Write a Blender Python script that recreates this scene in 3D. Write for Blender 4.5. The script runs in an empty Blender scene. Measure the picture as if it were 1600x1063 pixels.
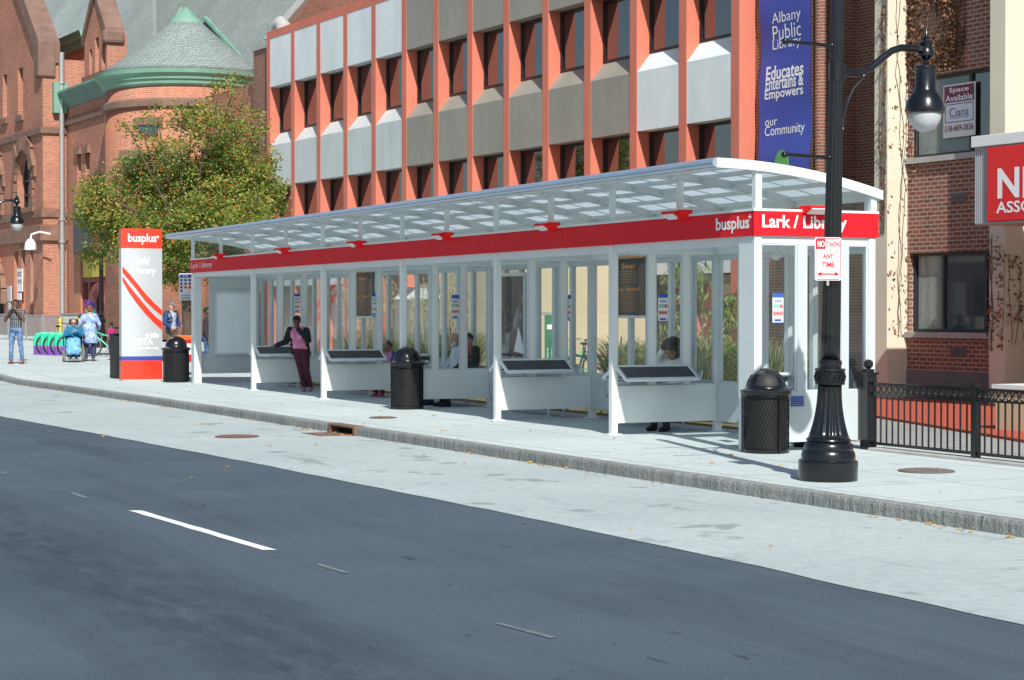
import bpy, bmesh, math, random
from mathutils import Vector, Matrix
random.seed(7)
SC = bpy.context.scene
R = math.radians
# ------------------------------------------------------------------ camera, sky, sun
CAM_A = math.atan(1450/3000); CS, CC = math.sin(CAM_A), math.cos(CAM_A)
HY = 486.5; EYE = 1.7
cd = bpy.data.cameras.new('camera'); cam = bpy.data.objects.new('camera', cd); SC.collection.objects.link(cam)
cd.lens = 67.5; cd.sensor_width = 36; cd.clip_start = .1; cd.clip_end = 3000
cam.location = (0, 0, EYE)
cam.rotation_euler = (R(90)-math.atan((531.5-HY)/3000), 0, -CAM_A)
SC.camera = cam
SUN = Vector((.235, .973, -.9)).normalized()
wd = bpy.data.worlds.new('World'); SC.world = wd; wd.use_nodes = True
sk = wd.node_tree.nodes.new('ShaderNodeTexSky'); sk.sky_type = 'NISHITA'; sk.sun_disc = False
sk.sun_elevation = math.asin(-SUN.z); sk.sun_rotation = math.atan2(-SUN.x, -SUN.y)
bg = wd.node_tree.nodes['Background']; bg.inputs[1].default_value = .085
wd.node_tree.links.new(sk.outputs[0], bg.inputs[0])
sl = bpy.data.lights.new('sun', 'SUN'); sl.energy = 4.6; sl.angle = R(.5); sl.color = (1, .97, .91)
so = bpy.data.objects.new('sun', sl); SC.collection.objects.link(so)
so.rotation_euler = SUN.to_track_quat('-Z', 'Y').to_euler()
SC.view_settings.view_transform = 'Standard'; SC.view_settings.look = 'None'
SC.view_settings.exposure = .30; SC.view_settings.gamma = 1
SC.cycles.max_bounces = 8; SC.cycles.transparent_max_bounces = 24
SC.cycles.use_denoising = True

# ------------------------------------------------------------------ measuring helpers
def ray(px):                       # horizontal ray direction per metre of depth
    c = (px-800)/3000
    return Vector((c*CC+CS, -c*CS+CC))
def ground(px, py, z=0):
    Z = (EYE-z)*3000/(py-HY); d = ray(px)*Z
    return Vector((d.x, d.y, z))
def depth(px, Z):
    d = ray(px)*Z; return Vector((d.x, d.y, 0))
def lift(y):                       # the pavement climbs gently past the shelter
    for (a, b, za, zb) in ((48, 55, 0, .2), (55, 70, .2, .26), (70, 90, .26, .5)):
        if a <= y < b:
            t = (y-a)/(b-a); return za+(zb-za)*(t*t*(3-2*t) if a == 48 else t)
    return 0 if y < 48 else .5
class Frame:
    def __init__(s, o, ang):
        s.o = Vector((o[0], o[1])); s.ang = ang
        s.x = Vector((math.cos(ang), math.sin(ang))); s.y = Vector((-math.sin(ang), math.cos(ang)))
    def px(s, px, py=None, d=0):   # where the sight line through a pixel meets the plane local x = d -> (local y, z)
        r = ray(px); Z = (s.o.dot(s.x)+d)/r.dot(s.x); p = r*Z-s.o
        ly = p.dot(s.y)
        return ly if py is None else (ly, EYE+(HY-py)/3000*Z)
    def py(s, px, py=None, ly=0):  # the same with a plane local y = ly -> (local x, z)
        r = ray(px); Z = (s.o.dot(s.y)+ly)/r.dot(s.y); p = r*Z-s.o
        lx = p.dot(s.x)
        return lx if py is None else (lx, EYE+(HY-py)/3000*Z)

# ------------------------------------------------------------------ materials
MATS = {}
def new_mat(name):
    m = bpy.data.materials.new(name); m.use_nodes = True
    nt = m.node_tree; b = nt.nodes['Principled BSDF']; MATS[name] = m
    return m, nt, b
def N(nt, t, **kw):
    n = nt.nodes.new('ShaderNode'+t)
    for k, v in kw.items():
        if k in n.inputs: n.inputs[k].default_value = v
        else: setattr(n, k, v)
    return n
def c4(c): return (c[0], c[1], c[2], 1)
def noise(nt, co, scale, detail=4, rough=.55):
    n = N(nt, 'TexNoise'); n.inputs['Scale'].default_value = scale; n.inputs['Detail'].default_value = detail
    n.inputs['Roughness'].default_value = rough; nt.links.new(co, n.inputs['Vector']); return n.outputs['Fac']
def ramp(nt, fac, stops):
    r = N(nt, 'ValToRGB'); e = r.color_ramp.elements
    while len(e) < len(stops): e.new(.5)
    for i, (p, c) in enumerate(stops): e[i].position = p; e[i].color = c4(c) if hasattr(c, '__len__') else (c, c, c, 1)
    nt.links.new(fac, r.inputs[0]); return r.outputs[0]
def mix(nt, a, b, fac, mode='MIX'):
    m = N(nt, 'MixRGB', blend_type=mode)
    for i, v in ((0, fac), (1, a), (2, b)):
        if hasattr(v, 'is_output'): nt.links.new(v, m.inputs[i])
        else: m.inputs[i].default_value = v if i == 0 else c4(v)
    return m.outputs[0]
def bump(nt, b, h, strength, dist=.01):
    n = N(nt, 'Bump'); n.inputs['Strength'].default_value = strength; n.inputs['Distance'].default_value = dist
    nt.links.new(h, n.inputs['Height']); nt.links.new(n.outputs[0], b.inputs['Normal'])
def coord(nt, which='Object'): return N(nt, 'TexCoord').outputs[which]
def pm(name, col, rough=.5, metal=0, var=.12, scale=3, bmp=0, bscale=60, spec=.5, coat=0):
    m, nt, b = new_mat(name)
    co = coord(nt); n = noise(nt, co, scale, 5)
    v = ramp(nt, n, ((.3, 1-var), (.7, 1+var*.6)))
    nt.links.new(mix(nt, col, v, 1, 'MULTIPLY'), b.inputs['Base Color'])
    n2 = noise(nt, co, scale*4, 3)
    rr = N(nt, 'MapRange'); nt.links.new(n2, rr.inputs[0]); rr.inputs[3].default_value = max(.03, rough-.07); rr.inputs[4].default_value = min(1, rough+.07)
    nt.links.new(rr.outputs[0], b.inputs['Roughness'])
    b.inputs['Metallic'].default_value = metal; b.inputs['Specular IOR Level'].default_value = spec
    b.inputs['Coat Weight'].default_value = coat
    if bmp: bump(nt, b, noise(nt, co, bscale, 3), bmp)
    return m
def brick_mat(name, c1, c2, mortar, bw=.22, rh=.08, mw=.012, stain=.25, sscale=.5, rough=.85, bmp=.4, streak=None):
    m, nt, b = new_mat(name); uv = coord(nt, 'UV')
    t = N(nt, 'TexBrick'); nt.links.new(uv, t.inputs['Vector'])
    t.inputs['Color1'].default_value = c4(c1); t.inputs['Color2'].default_value = c4(c2); t.inputs['Mortar'].default_value = c4(mortar)
    t.inputs['Scale'].default_value = 1; t.inputs['Brick Width'].default_value = bw; t.inputs['Row Height'].default_value = rh
    t.inputs['Mortar Size'].default_value = mw; t.inputs['Mortar Smooth'].default_value = .2; t.inputs['Bias'].default_value = 0
    co = coord(nt); n = noise(nt, co, sscale, 6, .65)
    v = ramp(nt, n, ((.3, 1-stain), (.7, 1+stain*.5)))
    col = mix(nt, t.outputs[0], v, 1, 'MULTIPLY')
    if streak: col = mix(nt, col, streak, ramp(nt, noise(nt, co, sscale*.7, 3), ((.56, 0), (.7, .7))))
    nt.links.new(col, b.inputs['Base Color']); b.inputs['Roughness'].default_value = rough
    b.inputs['Specular IOR Level'].default_value = .25
    inv = N(nt, 'Math', operation='SUBTRACT'); inv.inputs[0].default_value = 1; nt.links.new(t.outputs['Fac'], inv.inputs[1])
    bump(nt, b, inv.outputs[0], bmp, .008)
    return m
def leaf_mat(name, stops, rough=.5, trans=.35):
    m, nt, b = new_mat(name)
    a = N(nt, 'Attribute', attribute_name='rnd'); col = ramp(nt, a.outputs['Fac'], stops)
    nt.links.new(col, b.inputs['Base Color']); b.inputs['Roughness'].default_value = rough
    tr = N(nt, 'BsdfTranslucent'); nt.links.new(col, tr.inputs[0])
    mx = N(nt, 'MixShader'); mx.inputs[0].default_value = trans
    out = nt.nodes['Material Output']
    nt.links.new(b.outputs[0], mx.inputs[1]); nt.links.new(tr.outputs[0], mx.inputs[2]); nt.links.new(mx.outputs[0], out.inputs[0])
    return m
def glass_mat(name, tint=(.965, .98, .98), refl=.035, dirt=.008):
    m, nt, b = new_mat(name); nt.nodes.remove(b)
    tr = N(nt, 'BsdfTransparent'); tr.inputs[0].default_value = c4(tint)
    gl = N(nt, 'BsdfGlossy'); gl.inputs['Roughness'].default_value = .02
    df = N(nt, 'BsdfDiffuse'); df.inputs[0].default_value = (.6, .65, .66, 1)
    ge = N(nt, 'NewGeometry'); dt = N(nt, 'VectorMath', operation='DOT_PRODUCT'); nt.links.new(ge.outputs['Normal'], dt.inputs[0]); nt.links.new(ge.outputs['Incoming'], dt.inputs[1])
    ab = N(nt, 'Math', operation='ABSOLUTE'); nt.links.new(dt.outputs['Value'], ab.inputs[0])
    om = N(nt, 'Math', operation='SUBTRACT'); om.inputs[0].default_value = 1; nt.links.new(ab.outputs[0], om.inputs[1])
    pw = N(nt, 'Math', operation='POWER'); nt.links.new(om.outputs[0], pw.inputs[0]); pw.inputs[1].default_value = 5
    add = N(nt, 'Math', operation='MULTIPLY_ADD'); nt.links.new(pw.outputs[0], add.inputs[0]); add.inputs[1].default_value = .9; add.inputs[2].default_value = refl
    m1 = N(nt, 'MixShader'); nt.links.new(add.outputs[0], m1.inputs[0]); nt.links.new(tr.outputs[0], m1.inputs[1]); nt.links.new(gl.outputs[0], m1.inputs[2])
    n = noise(nt, coord(nt), 3, 4); d = ramp(nt, n, ((.35, dirt*.4), (.7, dirt*1.6)))
    m2 = N(nt, 'MixShader'); nt.links.new(d, m2.inputs[0]); nt.links.new(m1.outputs[0], m2.inputs[1]); nt.links.new(df.outputs[0], m2.inputs[2])
    nt.links.new(m2.outputs[0], nt.nodes['Material Output'].inputs[0]); return m
M = {}
def streaky(name, col, rough=.55, var=.06):
    m, nt, b = new_mat(name); co = coord(nt)
    mp = N(nt, 'Mapping'); nt.links.new(co, mp.inputs[0]); mp.inputs['Scale'].default_value = (1.4, 1.4, .4)
    v = ramp(nt, noise(nt, mp.outputs[0], 1.0, 6, .65), ((.34, 1-var), (.62, 1.03)))
    v2 = ramp(nt, noise(nt, co, .45, 4), ((.3, .93), (.7, 1.04)))
    nt.links.new(mix(nt, mix(nt, col, v, 1, 'MULTIPLY'), v2, 1, 'MULTIPLY'), b.inputs['Base Color']); b.inputs['Roughness'].default_value = rough; b.inputs['Specular IOR Level'].default_value = .35
    return m
def mats():
    M['white'] = pm('painted_aluminium', (.66, .725, .73), .42, .0, .05, 2)
    M['grey'] = pm('grey_aluminium', (.56, .63, .645), .4, .1, .06, 2)
    M['panel'] = pm('pale_panel', (.74, .785, .77), .45, 0, .05, 1.5)
    M['gutter'] = pm('blue_grey_gutter', (.40, .50, .62), .28, .5, .06, 1.5)
    M['red'] = pm('red_sign_paint', (.70, .012, .022), .6, 0, .05, 1.2, spec=.2)
    M['redlight'] = pm('red_lamp_paint', (.85, .012, .012), .6, 0, .05, 4, spec=.2)
    M['black'] = pm('black_paint', (.006, .0075, .010), .24, 0, .3, 8, .02, 60, .5, .1)
    M['blackmat'] = pm('black_matte', (.012, .013, .014), .6, 0, .3, 8)
    M['darkgrey'] = pm('dark_insert', (.035, .042, .05), .45, 0, .15, 5)
    M['lettering'] = pm('white_lettering', (.85, .86, .86), .5, 0, .02)
    M['navy'] = pm('navy_print', (.03, .06, .30), .5, 0, .05)
    M['bluesign'] = pm('blue_print', (.04, .10, .42), .5)
    M['paper'] = pm('sign_white', (.74, .76, .77), .5, 0, .04)
    M['glass'] = glass_mat('shelter_glass')
    M['galv'] = pm('galvanised_steel', (.45, .46, .46), .42, .6, .12, 10)
    M['steel'] = pm('bench_steel', (.38, .40, .42), .4, .5, .1, 14)
    M['granite'] = pm('granite_kerb', (.235, .235, .22), .9, 0, .4, 6, .8, 14)
    M['rust'] = pm('rusty_iron', (.20, .115, .08), .85, .1, .35, 9, .4, 40)
    M['iron'] = pm('cast_iron_cover', (.20, .17, .145), .8, .2, .3, 20, .5, 60)
    M['dark'] = pm('dark_void', (.006, .006, .007), .9)
    M['orangeplastic'] = pm('orange_plastic', (.8, .13, .02), .4)
    M['tyre'] = pm('tyre_rubber', (.02, .02, .021), .8)
    M['teal'] = pm('teal_green_paint', (.02, .52, .30), .4)
    M['purple'] = pm('purple_paint', (.17, .05, .34), .4)
    # translucent roof sheet
    m, nt, b = new_mat('polycarbonate'); M['poly'] = m
    b.inputs['Base Color'].default_value = (.62, .68, .72, 1); b.inputs['Roughness'].default_value = .35
    tr = N(nt, 'BsdfTranslucent'); tr.inputs[0].default_value = (.70, .78, .84, 1)
    n = noise(nt, coord(nt), 1.2, 4)
    nt.links.new(mix(nt, (.78, .86, .90), (.92, .96, .98), n), tr.inputs[0])
    mx = N(nt, 'MixShader'); mx.inputs[0].default_value = .64
    nt.links.new(b.outputs[0], mx.inputs[1]); nt.links.new(tr.outputs[0], mx.inputs[2]); nt.links.new(mx.outputs[0], nt.nodes['Material Output'].inputs[0])
mats()

# ------------------------------------------------------------------ mesh builder
def V(*a): return Vector(a)
class MB:
    def __init__(s): s.v = []; s.f = []; s.m = []
    def add(s, vs, fs, m=0):
        o = len(s.v); s.v += [Vector(p) for p in vs]
        for f in fs: s.f.append([i+o for i in f]); s.m.append(m)
        return s
    def obox(s, c, ax, ay, az, m=0):
        c = Vector(c); ax, ay, az = Vector(ax), Vector(ay), Vector(az)
        vs = [c+ax*i+ay*j+az*k for k in (-1, 1) for j in (-1, 1) for i in (-1, 1)]
        return s.add(vs, [(0, 2, 3, 1), (4, 5, 7, 6), (0, 1, 5, 4), (2, 6, 7, 3), (0, 4, 6, 2), (1, 3, 7, 5)], m)
    def box(s, a, b, m=0):
        a, b = Vector(a), Vector(b); h = (b-a)/2
        return s.obox((a+b)/2, (h.x, 0, 0), (0, h.y, 0), (0, 0, h.z), m)
    def bar(s, p, q, w, h, m=0, up=(0, 0, 1)):
        p, q = Vector(p), Vector(q); d = q-p; u = Vector(up)
        sd = d.cross(u)
        if sd.length < 1e-6: sd = d.cross(Vector((1, 0, 0)))
        sd.normalize(); u = sd.cross(d).normalized()
        return s.obox((p+q)/2, d/2, sd*w/2, u*h/2, m)
    def tube(s, pts, r, n=8, m=0, closed=False):
        pts = [Vector(p) for p in pts]; k = len(pts); rs = r if hasattr(r, '__len__') else [r]*k
        o = len(s.v); prev = None
        for i, p in enumerate(pts):
            a = pts[(i-1) % k] if (closed or i > 0) else p; b = pts[(i+1) % k] if (closed or i < k-1) else p
            t = (b-a).normalized()
            if prev is None:
                u = t.cross(Vector((0, 0, 1)))
                if u.length < .05: u = t.cross(Vector((1, 0, 0)))
            else: u = prev-t*prev.dot(t)
            u.normalize(); prev = u; w = t.cross(u)
            for j in range(n):
                th = 2*math.pi*j/n; s.v.append(p+(u*math.cos(th)+w*math.sin(th))*rs[i])
        for i in range(k if closed else k-1):
            for j in range(n):
                a, b = o+i*n+j, o+i*n+(j+1) % n; c, d = o+((i+1) % k)*n+(j+1) % n, o+((i+1) % k)*n+j
                s.f.append([a, b, c, d]); s.m.append(m)
        if not closed:
            s.f.append([o+j for j in range(n)][::-1]); s.m.append(m)
            s.f.append([o+(k-1)*n+j for j in range(n)]); s.m.append(m)
        return s
    def lathe(s, prof, n=24, c=(0, 0, 0), fn=None, m=0):
        c = Vector(c); o = len(s.v); k = len(prof)
        for (r, z) in prof:
            for j in range(n):
                th = 2*math.pi*j/n; rr = fn(th, r, z) if fn else r
                s.v.append(c+Vector((rr*math.cos(th), rr*math.sin(th), z)))
        for i in range(k-1):
            for j in range(n):
                s.f.append([o+i*n+j, o+i*n+(j+1) % n, o+(i+1)*n+(j+1) % n, o+(i+1)*n+j]); s.m.append(m)
        s.f.append([o+j for j in range(n)][::-1]); s.m.append(m)
        s.f.append([o+(k-1)*n+j for j in range(n)]); s.m.append(m)
        return s
    def prism(s, poly, ext, m=0):
        k = len(poly); e = Vector(ext); ps = [Vector(p) for p in poly]
        fs = [list(range(k))[::-1], [k+i for i in range(k)]]+[(i, (i+1) % k, k+(i+1) % k, k+i) for i in range(k)]
        return s.add(ps+[p+e for p in ps], fs, m)
    def ball(s, c, r, n=12, m=0, rot=None):
        c = Vector(c); r = r if hasattr(r, '__len__') else (r, r, r); k = max(4, n//2); vs = []; fs = []
        def pt(th, ph):
            p = Vector((r[0]*math.sin(ph)*math.cos(th), r[1]*math.sin(ph)*math.sin(th), r[2]*math.cos(ph)))
            return c+(rot @ p if rot else p)
        vs.append(pt(0, 0))
        for i in range(1, k):
            for j in range(n): vs.append(pt(2*math.pi*j/n, math.pi*i/k))
        vs.append(pt(0, math.pi))
        for j in range(n): fs.append((0, 1+j, 1+(j+1) % n))
        for i in range(k-2):
            for j in range(n): fs.append((1+i*n+j, 1+(i+1)*n+j, 1+(i+1)*n+(j+1) % n, 1+i*n+(j+1) % n))
        L = len(vs)-1
        for j in range(n): fs.append((L, 1+(k-2)*n+(j+1) % n, 1+(k-2)*n+j))
        return s.add(vs, fs, m)
    def move(s, mat): s.v = [mat @ p for p in s.v]; return s
    def build(s, name, mat, parent=None, smooth=False, bev=0, uv=True, recalc=True, rnd=None):
        me = bpy.data.meshes.new(name); me.from_pydata([tuple(p) for p in s.v], [], s.f)
        for mm in (mat if isinstance(mat, (list, tuple)) else [mat]): me.materials.append(mm)
        me.polygons.foreach_set('material_index', s.m)
        if recalc:
            bm = bmesh.new(); bm.from_mesh(me); bmesh.ops.recalc_face_normals(bm, faces=bm.faces); bm.to_mesh(me); bm.free()
        if smooth:
            me.polygons.foreach_set('use_smooth', [True]*len(me.polygons))
            if smooth != 'all': me.set_sharp_from_angle(angle=R(38))
        if rnd is not None:
            at = me.attributes.new('rnd', 'FLOAT', 'FACE'); at.data.foreach_set('value', rnd)
        if uv:
            ul = me.uv_layers.new(name='UVMap'); data = [0.0]*(2*len(me.loops))
            for p in me.polygons:
                n = p.normal
                if abs(n.z) < .8:
                    t = Vector((-n.y, n.x, 0)); t.normalize()
                    up = n.cross(t)
                    if up.z < 0: up = -up
                else: t = Vector((1, 0, 0)); up = Vector((0, 1, 0))
                for li in p.loop_indices:
                    co = me.vertices[me.loops[li].vertex_index].co
                    data[2*li] = co.dot(t); data[2*li+1] = co.z if abs(n.z) < .2 else co.dot(up)
            ul.data.foreach_set('uv', data)
        me.update()
        o = bpy.data.objects.new(name, me); SC.collection.objects.link(o)
        if parent: o.parent = parent
        if bev:
            b = o.modifiers.new('bevel', 'BEVEL'); b.width = bev; b.segments = 2; b.limit_method = 'ANGLE'; b.angle_limit = R(40)
        return o
def tag(o, label=None, cat=None, group=None, kind=None):
    if label: o['label'] = label
    if cat: o['category'] = cat
    if group: o['group'] = group
    if kind: o['kind'] = kind
    return o
def thing(name, loc, rz, label, cat, group=None):
    o = bpy.data.objects.new(name, None); SC.collection.objects.link(o); o.empty_display_size = .2
    o.location = loc; o.rotation_euler = (0, 0, rz); return tag(o, label, cat, group)
def dup(root, loc, rz, label=None):
    def cp(o, par):
        c = o.copy(); SC.collection.objects.link(c); c.parent = par
        for ch in list(o.children): cp(ch, c)
        return c
    kids = list(root.children); r = root.copy(); SC.collection.objects.link(r)
    for ch in kids: cp(ch, r)
    r.location = loc; r.rotation_euler = (0, 0, rz)
    if label: r['label'] = label
    return r
FACE_STREET = Matrix.Rotation(R(-90), 4, 'Z') @ Matrix.Rotation(R(90), 4, 'X')    # writing read from the road
FACE_NEAR = Matrix.Rotation(R(90), 4, 'X')                                        # writing read looking along the street
_txt = {}
def letters(mb, body, origin, w, h, face, bold=0, ext=.003, m=0, shear=0):
    """letters fitted to a w x h box, centred at origin"""
    key = (body, bold, shear)
    if key not in _txt:
        cu = bpy.data.curves.new('letters', 'FONT'); cu.body = body; cu.size = 1; cu.offset = bold; cu.shear = shear; cu.resolution_u = 3; cu.align_x = 'CENTER'
        o = bpy.data.objects.new('letters', cu); SC.collection.objects.link(o)
        dg = bpy.context.evaluated_depsgraph_get(); me = bpy.data.meshes.new_from_object(o.evaluated_get(dg))
        vs = [p.co.copy() for p in me.vertices]; fs = [list(p.vertices) for p in me.polygons]
        bpy.data.objects.remove(o); bpy.data.curves.remove(cu); bpy.data.meshes.remove(me)
        _txt[key] = (vs, fs)
    vs, fs = _txt[key]
    x0, x1 = min(p.x for p in vs), max(p.x for p in vs); y0, y1 = min(p.y for p in vs), max(p.y for p in vs)
    T = Matrix.Translation(Vector(origin)) @ face
    out = [T @ Vector(((p.x-(x0+x1)/2)*w/(x1-x0), (p.y-(y0+y1)/2)*h/(y1-y0), ext)) for p in vs]
    mb.add(out, fs, m)
# ================================================================== GROUND
KERB = [(-40, 10.62), (-6, 10.52), (12, 10.42), (21.2, 10.25), (30, 10.10), (40, 9.95), (50, 9.62), (60, 9.25), (100, 7.8), (160, 5.5)]
def kerb_x(y):
    for (a, xa), (b, xb) in zip(KERB, KERB[1:]):
        if a <= y <= b: return xa+(xb-xa)*(y-a)/(b-a)
    return KERB[-1][1]
ROAD = -.13
def concrete(name, lo, hi, joint=None, stain=.5):
    m, nt, b = new_mat(name); co = coord(nt)
    n = noise(nt, co, .35, 7, .62); col = ramp(nt, n, ((.3, lo), (.72, hi)))
    n2 = noise(nt, co, 9, 4); col = mix(nt, col, ramp(nt, n2, ((.35, .90), (.65, 1.04))), 1, 'MULTIPLY')
    # dark tyre and drip stains drawn out along the street
    mp = N(nt, 'Mapping'); nt.links.new(co, mp.inputs[0]); mp.inputs['Scale'].default_value = (1.6, .22, 1)
    n3 = noise(nt, mp.outputs[0], 1.3, 6, .7); col = mix(nt, col, (.10, .105, .11), ramp(nt, n3, ((.60, 0), (.74, stain*.8))))
    n4 = noise(nt, co, 1.25, 4, .55); col = mix(nt, col, (.15, .165, .165), ramp(nt, n4, ((.625, 0), (.675, stain))))
    n8 = noise(nt, co, 8.5, 2, .5); col = mix(nt, col, (.17, .18, .18), ramp(nt, n8, ((.745, 0), (.77, .55))))
    if joint:
        t = N(nt, 'TexBrick', offset=0); nt.links.new(co, t.inputs['Vector']); t.inputs['Scale'].default_value = 1
        t.inputs['Brick Width'].default_value = joint[0]; t.inputs['Row Height'].default_value = joint[1]; t.inputs['Mortar Size'].default_value = joint[2]
        t.inputs['Color1'].default_value = (1, 1, 1, 1); t.inputs['Color2'].default_value = (.93, .935, .94, 1); t.inputs['Mortar'].default_value = (.55, .55, .54, 1)
        col = mix(nt, col, t.outputs[0], 1, 'MULTIPLY')
    nt.links.new(col, b.inputs['Base Color']); b.inputs['Roughness'].default_value = .88; b.inputs['Specular IOR Level'].default_value = .3
    bump(nt, b, noise(nt, co, 140, 3), .25, .004)
    return m
def asphalt():
    m, nt, b = new_mat('asphalt'); co = coord(nt)
    n = noise(nt, co, .5, 7, .6); col = ramp(nt, n, ((.3, (.058, .081, .105)), (.72, (.081, .109, .139))))
    g = noise(nt, co, 85, 3, .65); col = mix(nt, col, ramp(nt, g, ((.25, .60), (.5, 1), (.78, 1.55))), 1, 'MULTIPLY')
    # wheel tracks worn along the lane
    mp = N(nt, 'Mapping'); nt.links.new(co, mp.inputs[0]); mp.inputs['Scale'].default_value = (1.3, .10, 1); mp.inputs['Rotation'].default_value = (0, 0, .06)
    n3 = noise(nt, mp.outputs[0], 1.1, 7, .68); col = mix(nt, col, (.036, .046, .060), ramp(nt, n3, ((.50, 0), (.74, .62))))
    mp5 = N(nt, 'Mapping'); nt.links.new(co, mp5.inputs[0]); mp5.inputs['Scale'].default_value = (4.5, 1.3, 1); mp5.inputs['Rotation'].default_value = (0, 0, -.12)
    msk = ramp(nt, noise(nt, co, .33, 2), ((.46, 0), (.60, 1)))
    n5 = noise(nt, mp5.outputs[0], 1.9, 3, .6); col = mix(nt, col, (.020, .026, .036), mix(nt, ramp(nt, n5, ((.66, 0), (.70, .8))), msk, 1, 'MULTIPLY'))
    n7 = noise(nt, co, 21, 2, .5); col = mix(nt, col, (.17, .20, .22), ramp(nt, n7, ((.745, 0), (.77, .7))))
    # a long tyre worn stain in the near lane
    pa_, pb_ = ground(-60, 800, ROAD), ground(520, 1063, ROAD); dl = (pb_-pa_).normalized(); nrm = Vector((-dl.y, dl.x, 0))
    dt = N(nt, 'VectorMath', operation='DOT_PRODUCT'); nt.links.new(co, dt.inputs[0]); dt.inputs[1].default_value = nrm
    sb = N(nt, 'Math', operation='SUBTRACT'); nt.links.new(dt.outputs['Value'], sb.inputs[0]); sb.inputs[1].default_value = pa_.dot(nrm)
    ab = N(nt, 'Math', operation='ABSOLUTE'); nt.links.new(sb.outputs[0], ab.inputs[0])
    band = ramp(nt, ab.outputs[0], ((.10, 1), (.95, 0))); nb = ramp(nt, noise(nt, mp5.outputs[0], 1.2, 7, .75), ((.36, .15), (.62, 1)))
    col = mix(nt, col, (.028, .038, .056), mix(nt, mix(nt, band, nb, 1, 'MULTIPLY'), (.85, .85, .85), 1, 'MULTIPLY'))
    n6 = noise(nt, co, 1.1, 4, .6); col = mix(nt, col, (.095, .118, .140), ramp(nt, n6, ((.58, 0), (.75, .45))))
    nt.links.new(col, b.inputs['Base Color']); b.inputs['Roughness'].default_value = .82; b.inputs['Specular IOR Level'].default_value = .35
    bump(nt, b, g, .5, .006)
    return m
M['pavement'] = concrete('pavement_concrete', (.47, .535, .53), (.555, .625, .615), (1.53, 1.53, .013), .22)
M['pad'] = concrete('bus_pad_concrete', (.365, .42, .42), (.45, .51, .505), None, .55)
M['asphalt'] = asphalt()
M['paint'] = pm('road_paint', (.80, .82, .80), .7, 0, .1, 8)
M['oldpaint'] = pm('worn_paint', (.15, .175, .195), .8, 0, .3, 12)
M['soil'] = pm('soil', (.10, .085, .05), .95, 0, .4, 2, .6, 20)
M['earth'] = pm('far_ground', (.40, .36, .29), .9, 0, .15, .3)
def sheet(name, ys, x0f, x1f, z, m, kind='structure', nx=1):
    mb = MB(); vs = []; fs = []
    for y in ys:
        a, b = x0f(y), x1f(y)
        for i in range(nx+1): vs.append((a+(b-a)*i/nx, y, z+lift(y)))
    for j in range(len(ys)-1):
        for i in range(nx):
            o = j*(nx+1)+i; fs.append((o, o+1, o+nx+2, o+nx+1))
    mb.add(vs, fs); o = mb.build(name, m); return tag(o, kind=kind)
YS = [-60, -30, -10, 0, 10, 20, 30, 40, 46, 48, 49, 50, 51, 52, 53, 54, 55, 58, 62, 66, 70, 80, 90, 100, 130, 200]
sheet('ground', [-900, -60]+YS[1:]+[900], lambda y: -900, lambda y: 900, -.16, M['earth'], nx=2)
sheet('road', YS, lambda y: -14, lambda y: kerb_x(y)+.1 if y < 155 else 5.6, ROAD, M['asphalt'], nx=6)
ASPH = [(-40, 7.6), (0, 7.55), (8.74, 7.53), (12, 7.56), (15.5, 7.5), (22, 7.25), (28, 6.9), (33.9, 6.51), (50, 5.4)]
def asph_x(y):
    for (a, xa), (b, xb) in zip(ASPH, ASPH[1:]):
        if a <= y <= b: return xa+(xb-xa)*(y-a)/(b-a)
    return 5.4
rj = random.Random(3)
ysp = [-40+i*.4 for i in range(226)]
_e = {y: asph_x(y)+rj.uniform(-.018, .018) for y in ysp}
sheet('bus_lane_pad', ysp, lambda y: _e[y], lambda y: kerb_x(y)+.02, ROAD+.005, M['pad'])
# painted dash and the ghost of older lines
mb = MB()
a, b_, c_, d_ = ground(200, 799, ROAD), ground(220.5, 799, ROAD), ground(432, 861, ROAD), ground(409.5, 861, ROAD)
nseg = 14
top = [a.lerp(d_, i/nseg)+Vector((rj.uniform(-.006, .006), 0, 0)) for i in range(nseg+1)]; bot = [b_.lerp(c_, i/nseg)+Vector((rj.uniform(-.006, .006), 0, 0)) for i in range(nseg+1)]
vs = [p+Vector((0, 0, .005)) for p in top+bot]; mb.add(vs, [(i, i+1, nseg+2+i, nseg+1+i) for i in range(nseg)])
tag(mb.build('lane_marking', M['paint']), kind='structure')
mb = MB()
for (p, q, w) in (((495, 883), (542, 897), .05), ((778, 976), (865, 999), .05), ((110, 771), (134, 779), .06), ((0, 738), (10, 742), .06), ((60, 690), (215, 703), .03), ((0, 668), (120, 680), .03)):
    p, q = ground(*p, ROAD), ground(*q, ROAD); d = (q-p).normalized(); s = Vector((-d.y, d.x, 0))*w/2; u = Vector((0, 0, .005))
    mb.add([p+s+u, q+s+u, q-s+u, p-s+u], [(0, 1, 2, 3)])
tag(mb.build('worn_lane_marking', M['oldpaint']), kind='structure')
mb = MB(); p, q = ground(-40, 611, ROAD), ground(72, 610, ROAD)
mb.add([p+V(0, 0, .010), q+V(0, 0, .010), q+V(.12, .12, .010), p+V(.12, .12, .010)], [(0, 1, 2, 3)])
tag(mb.build('stop_line', M['paint']), kind='structure')
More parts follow.
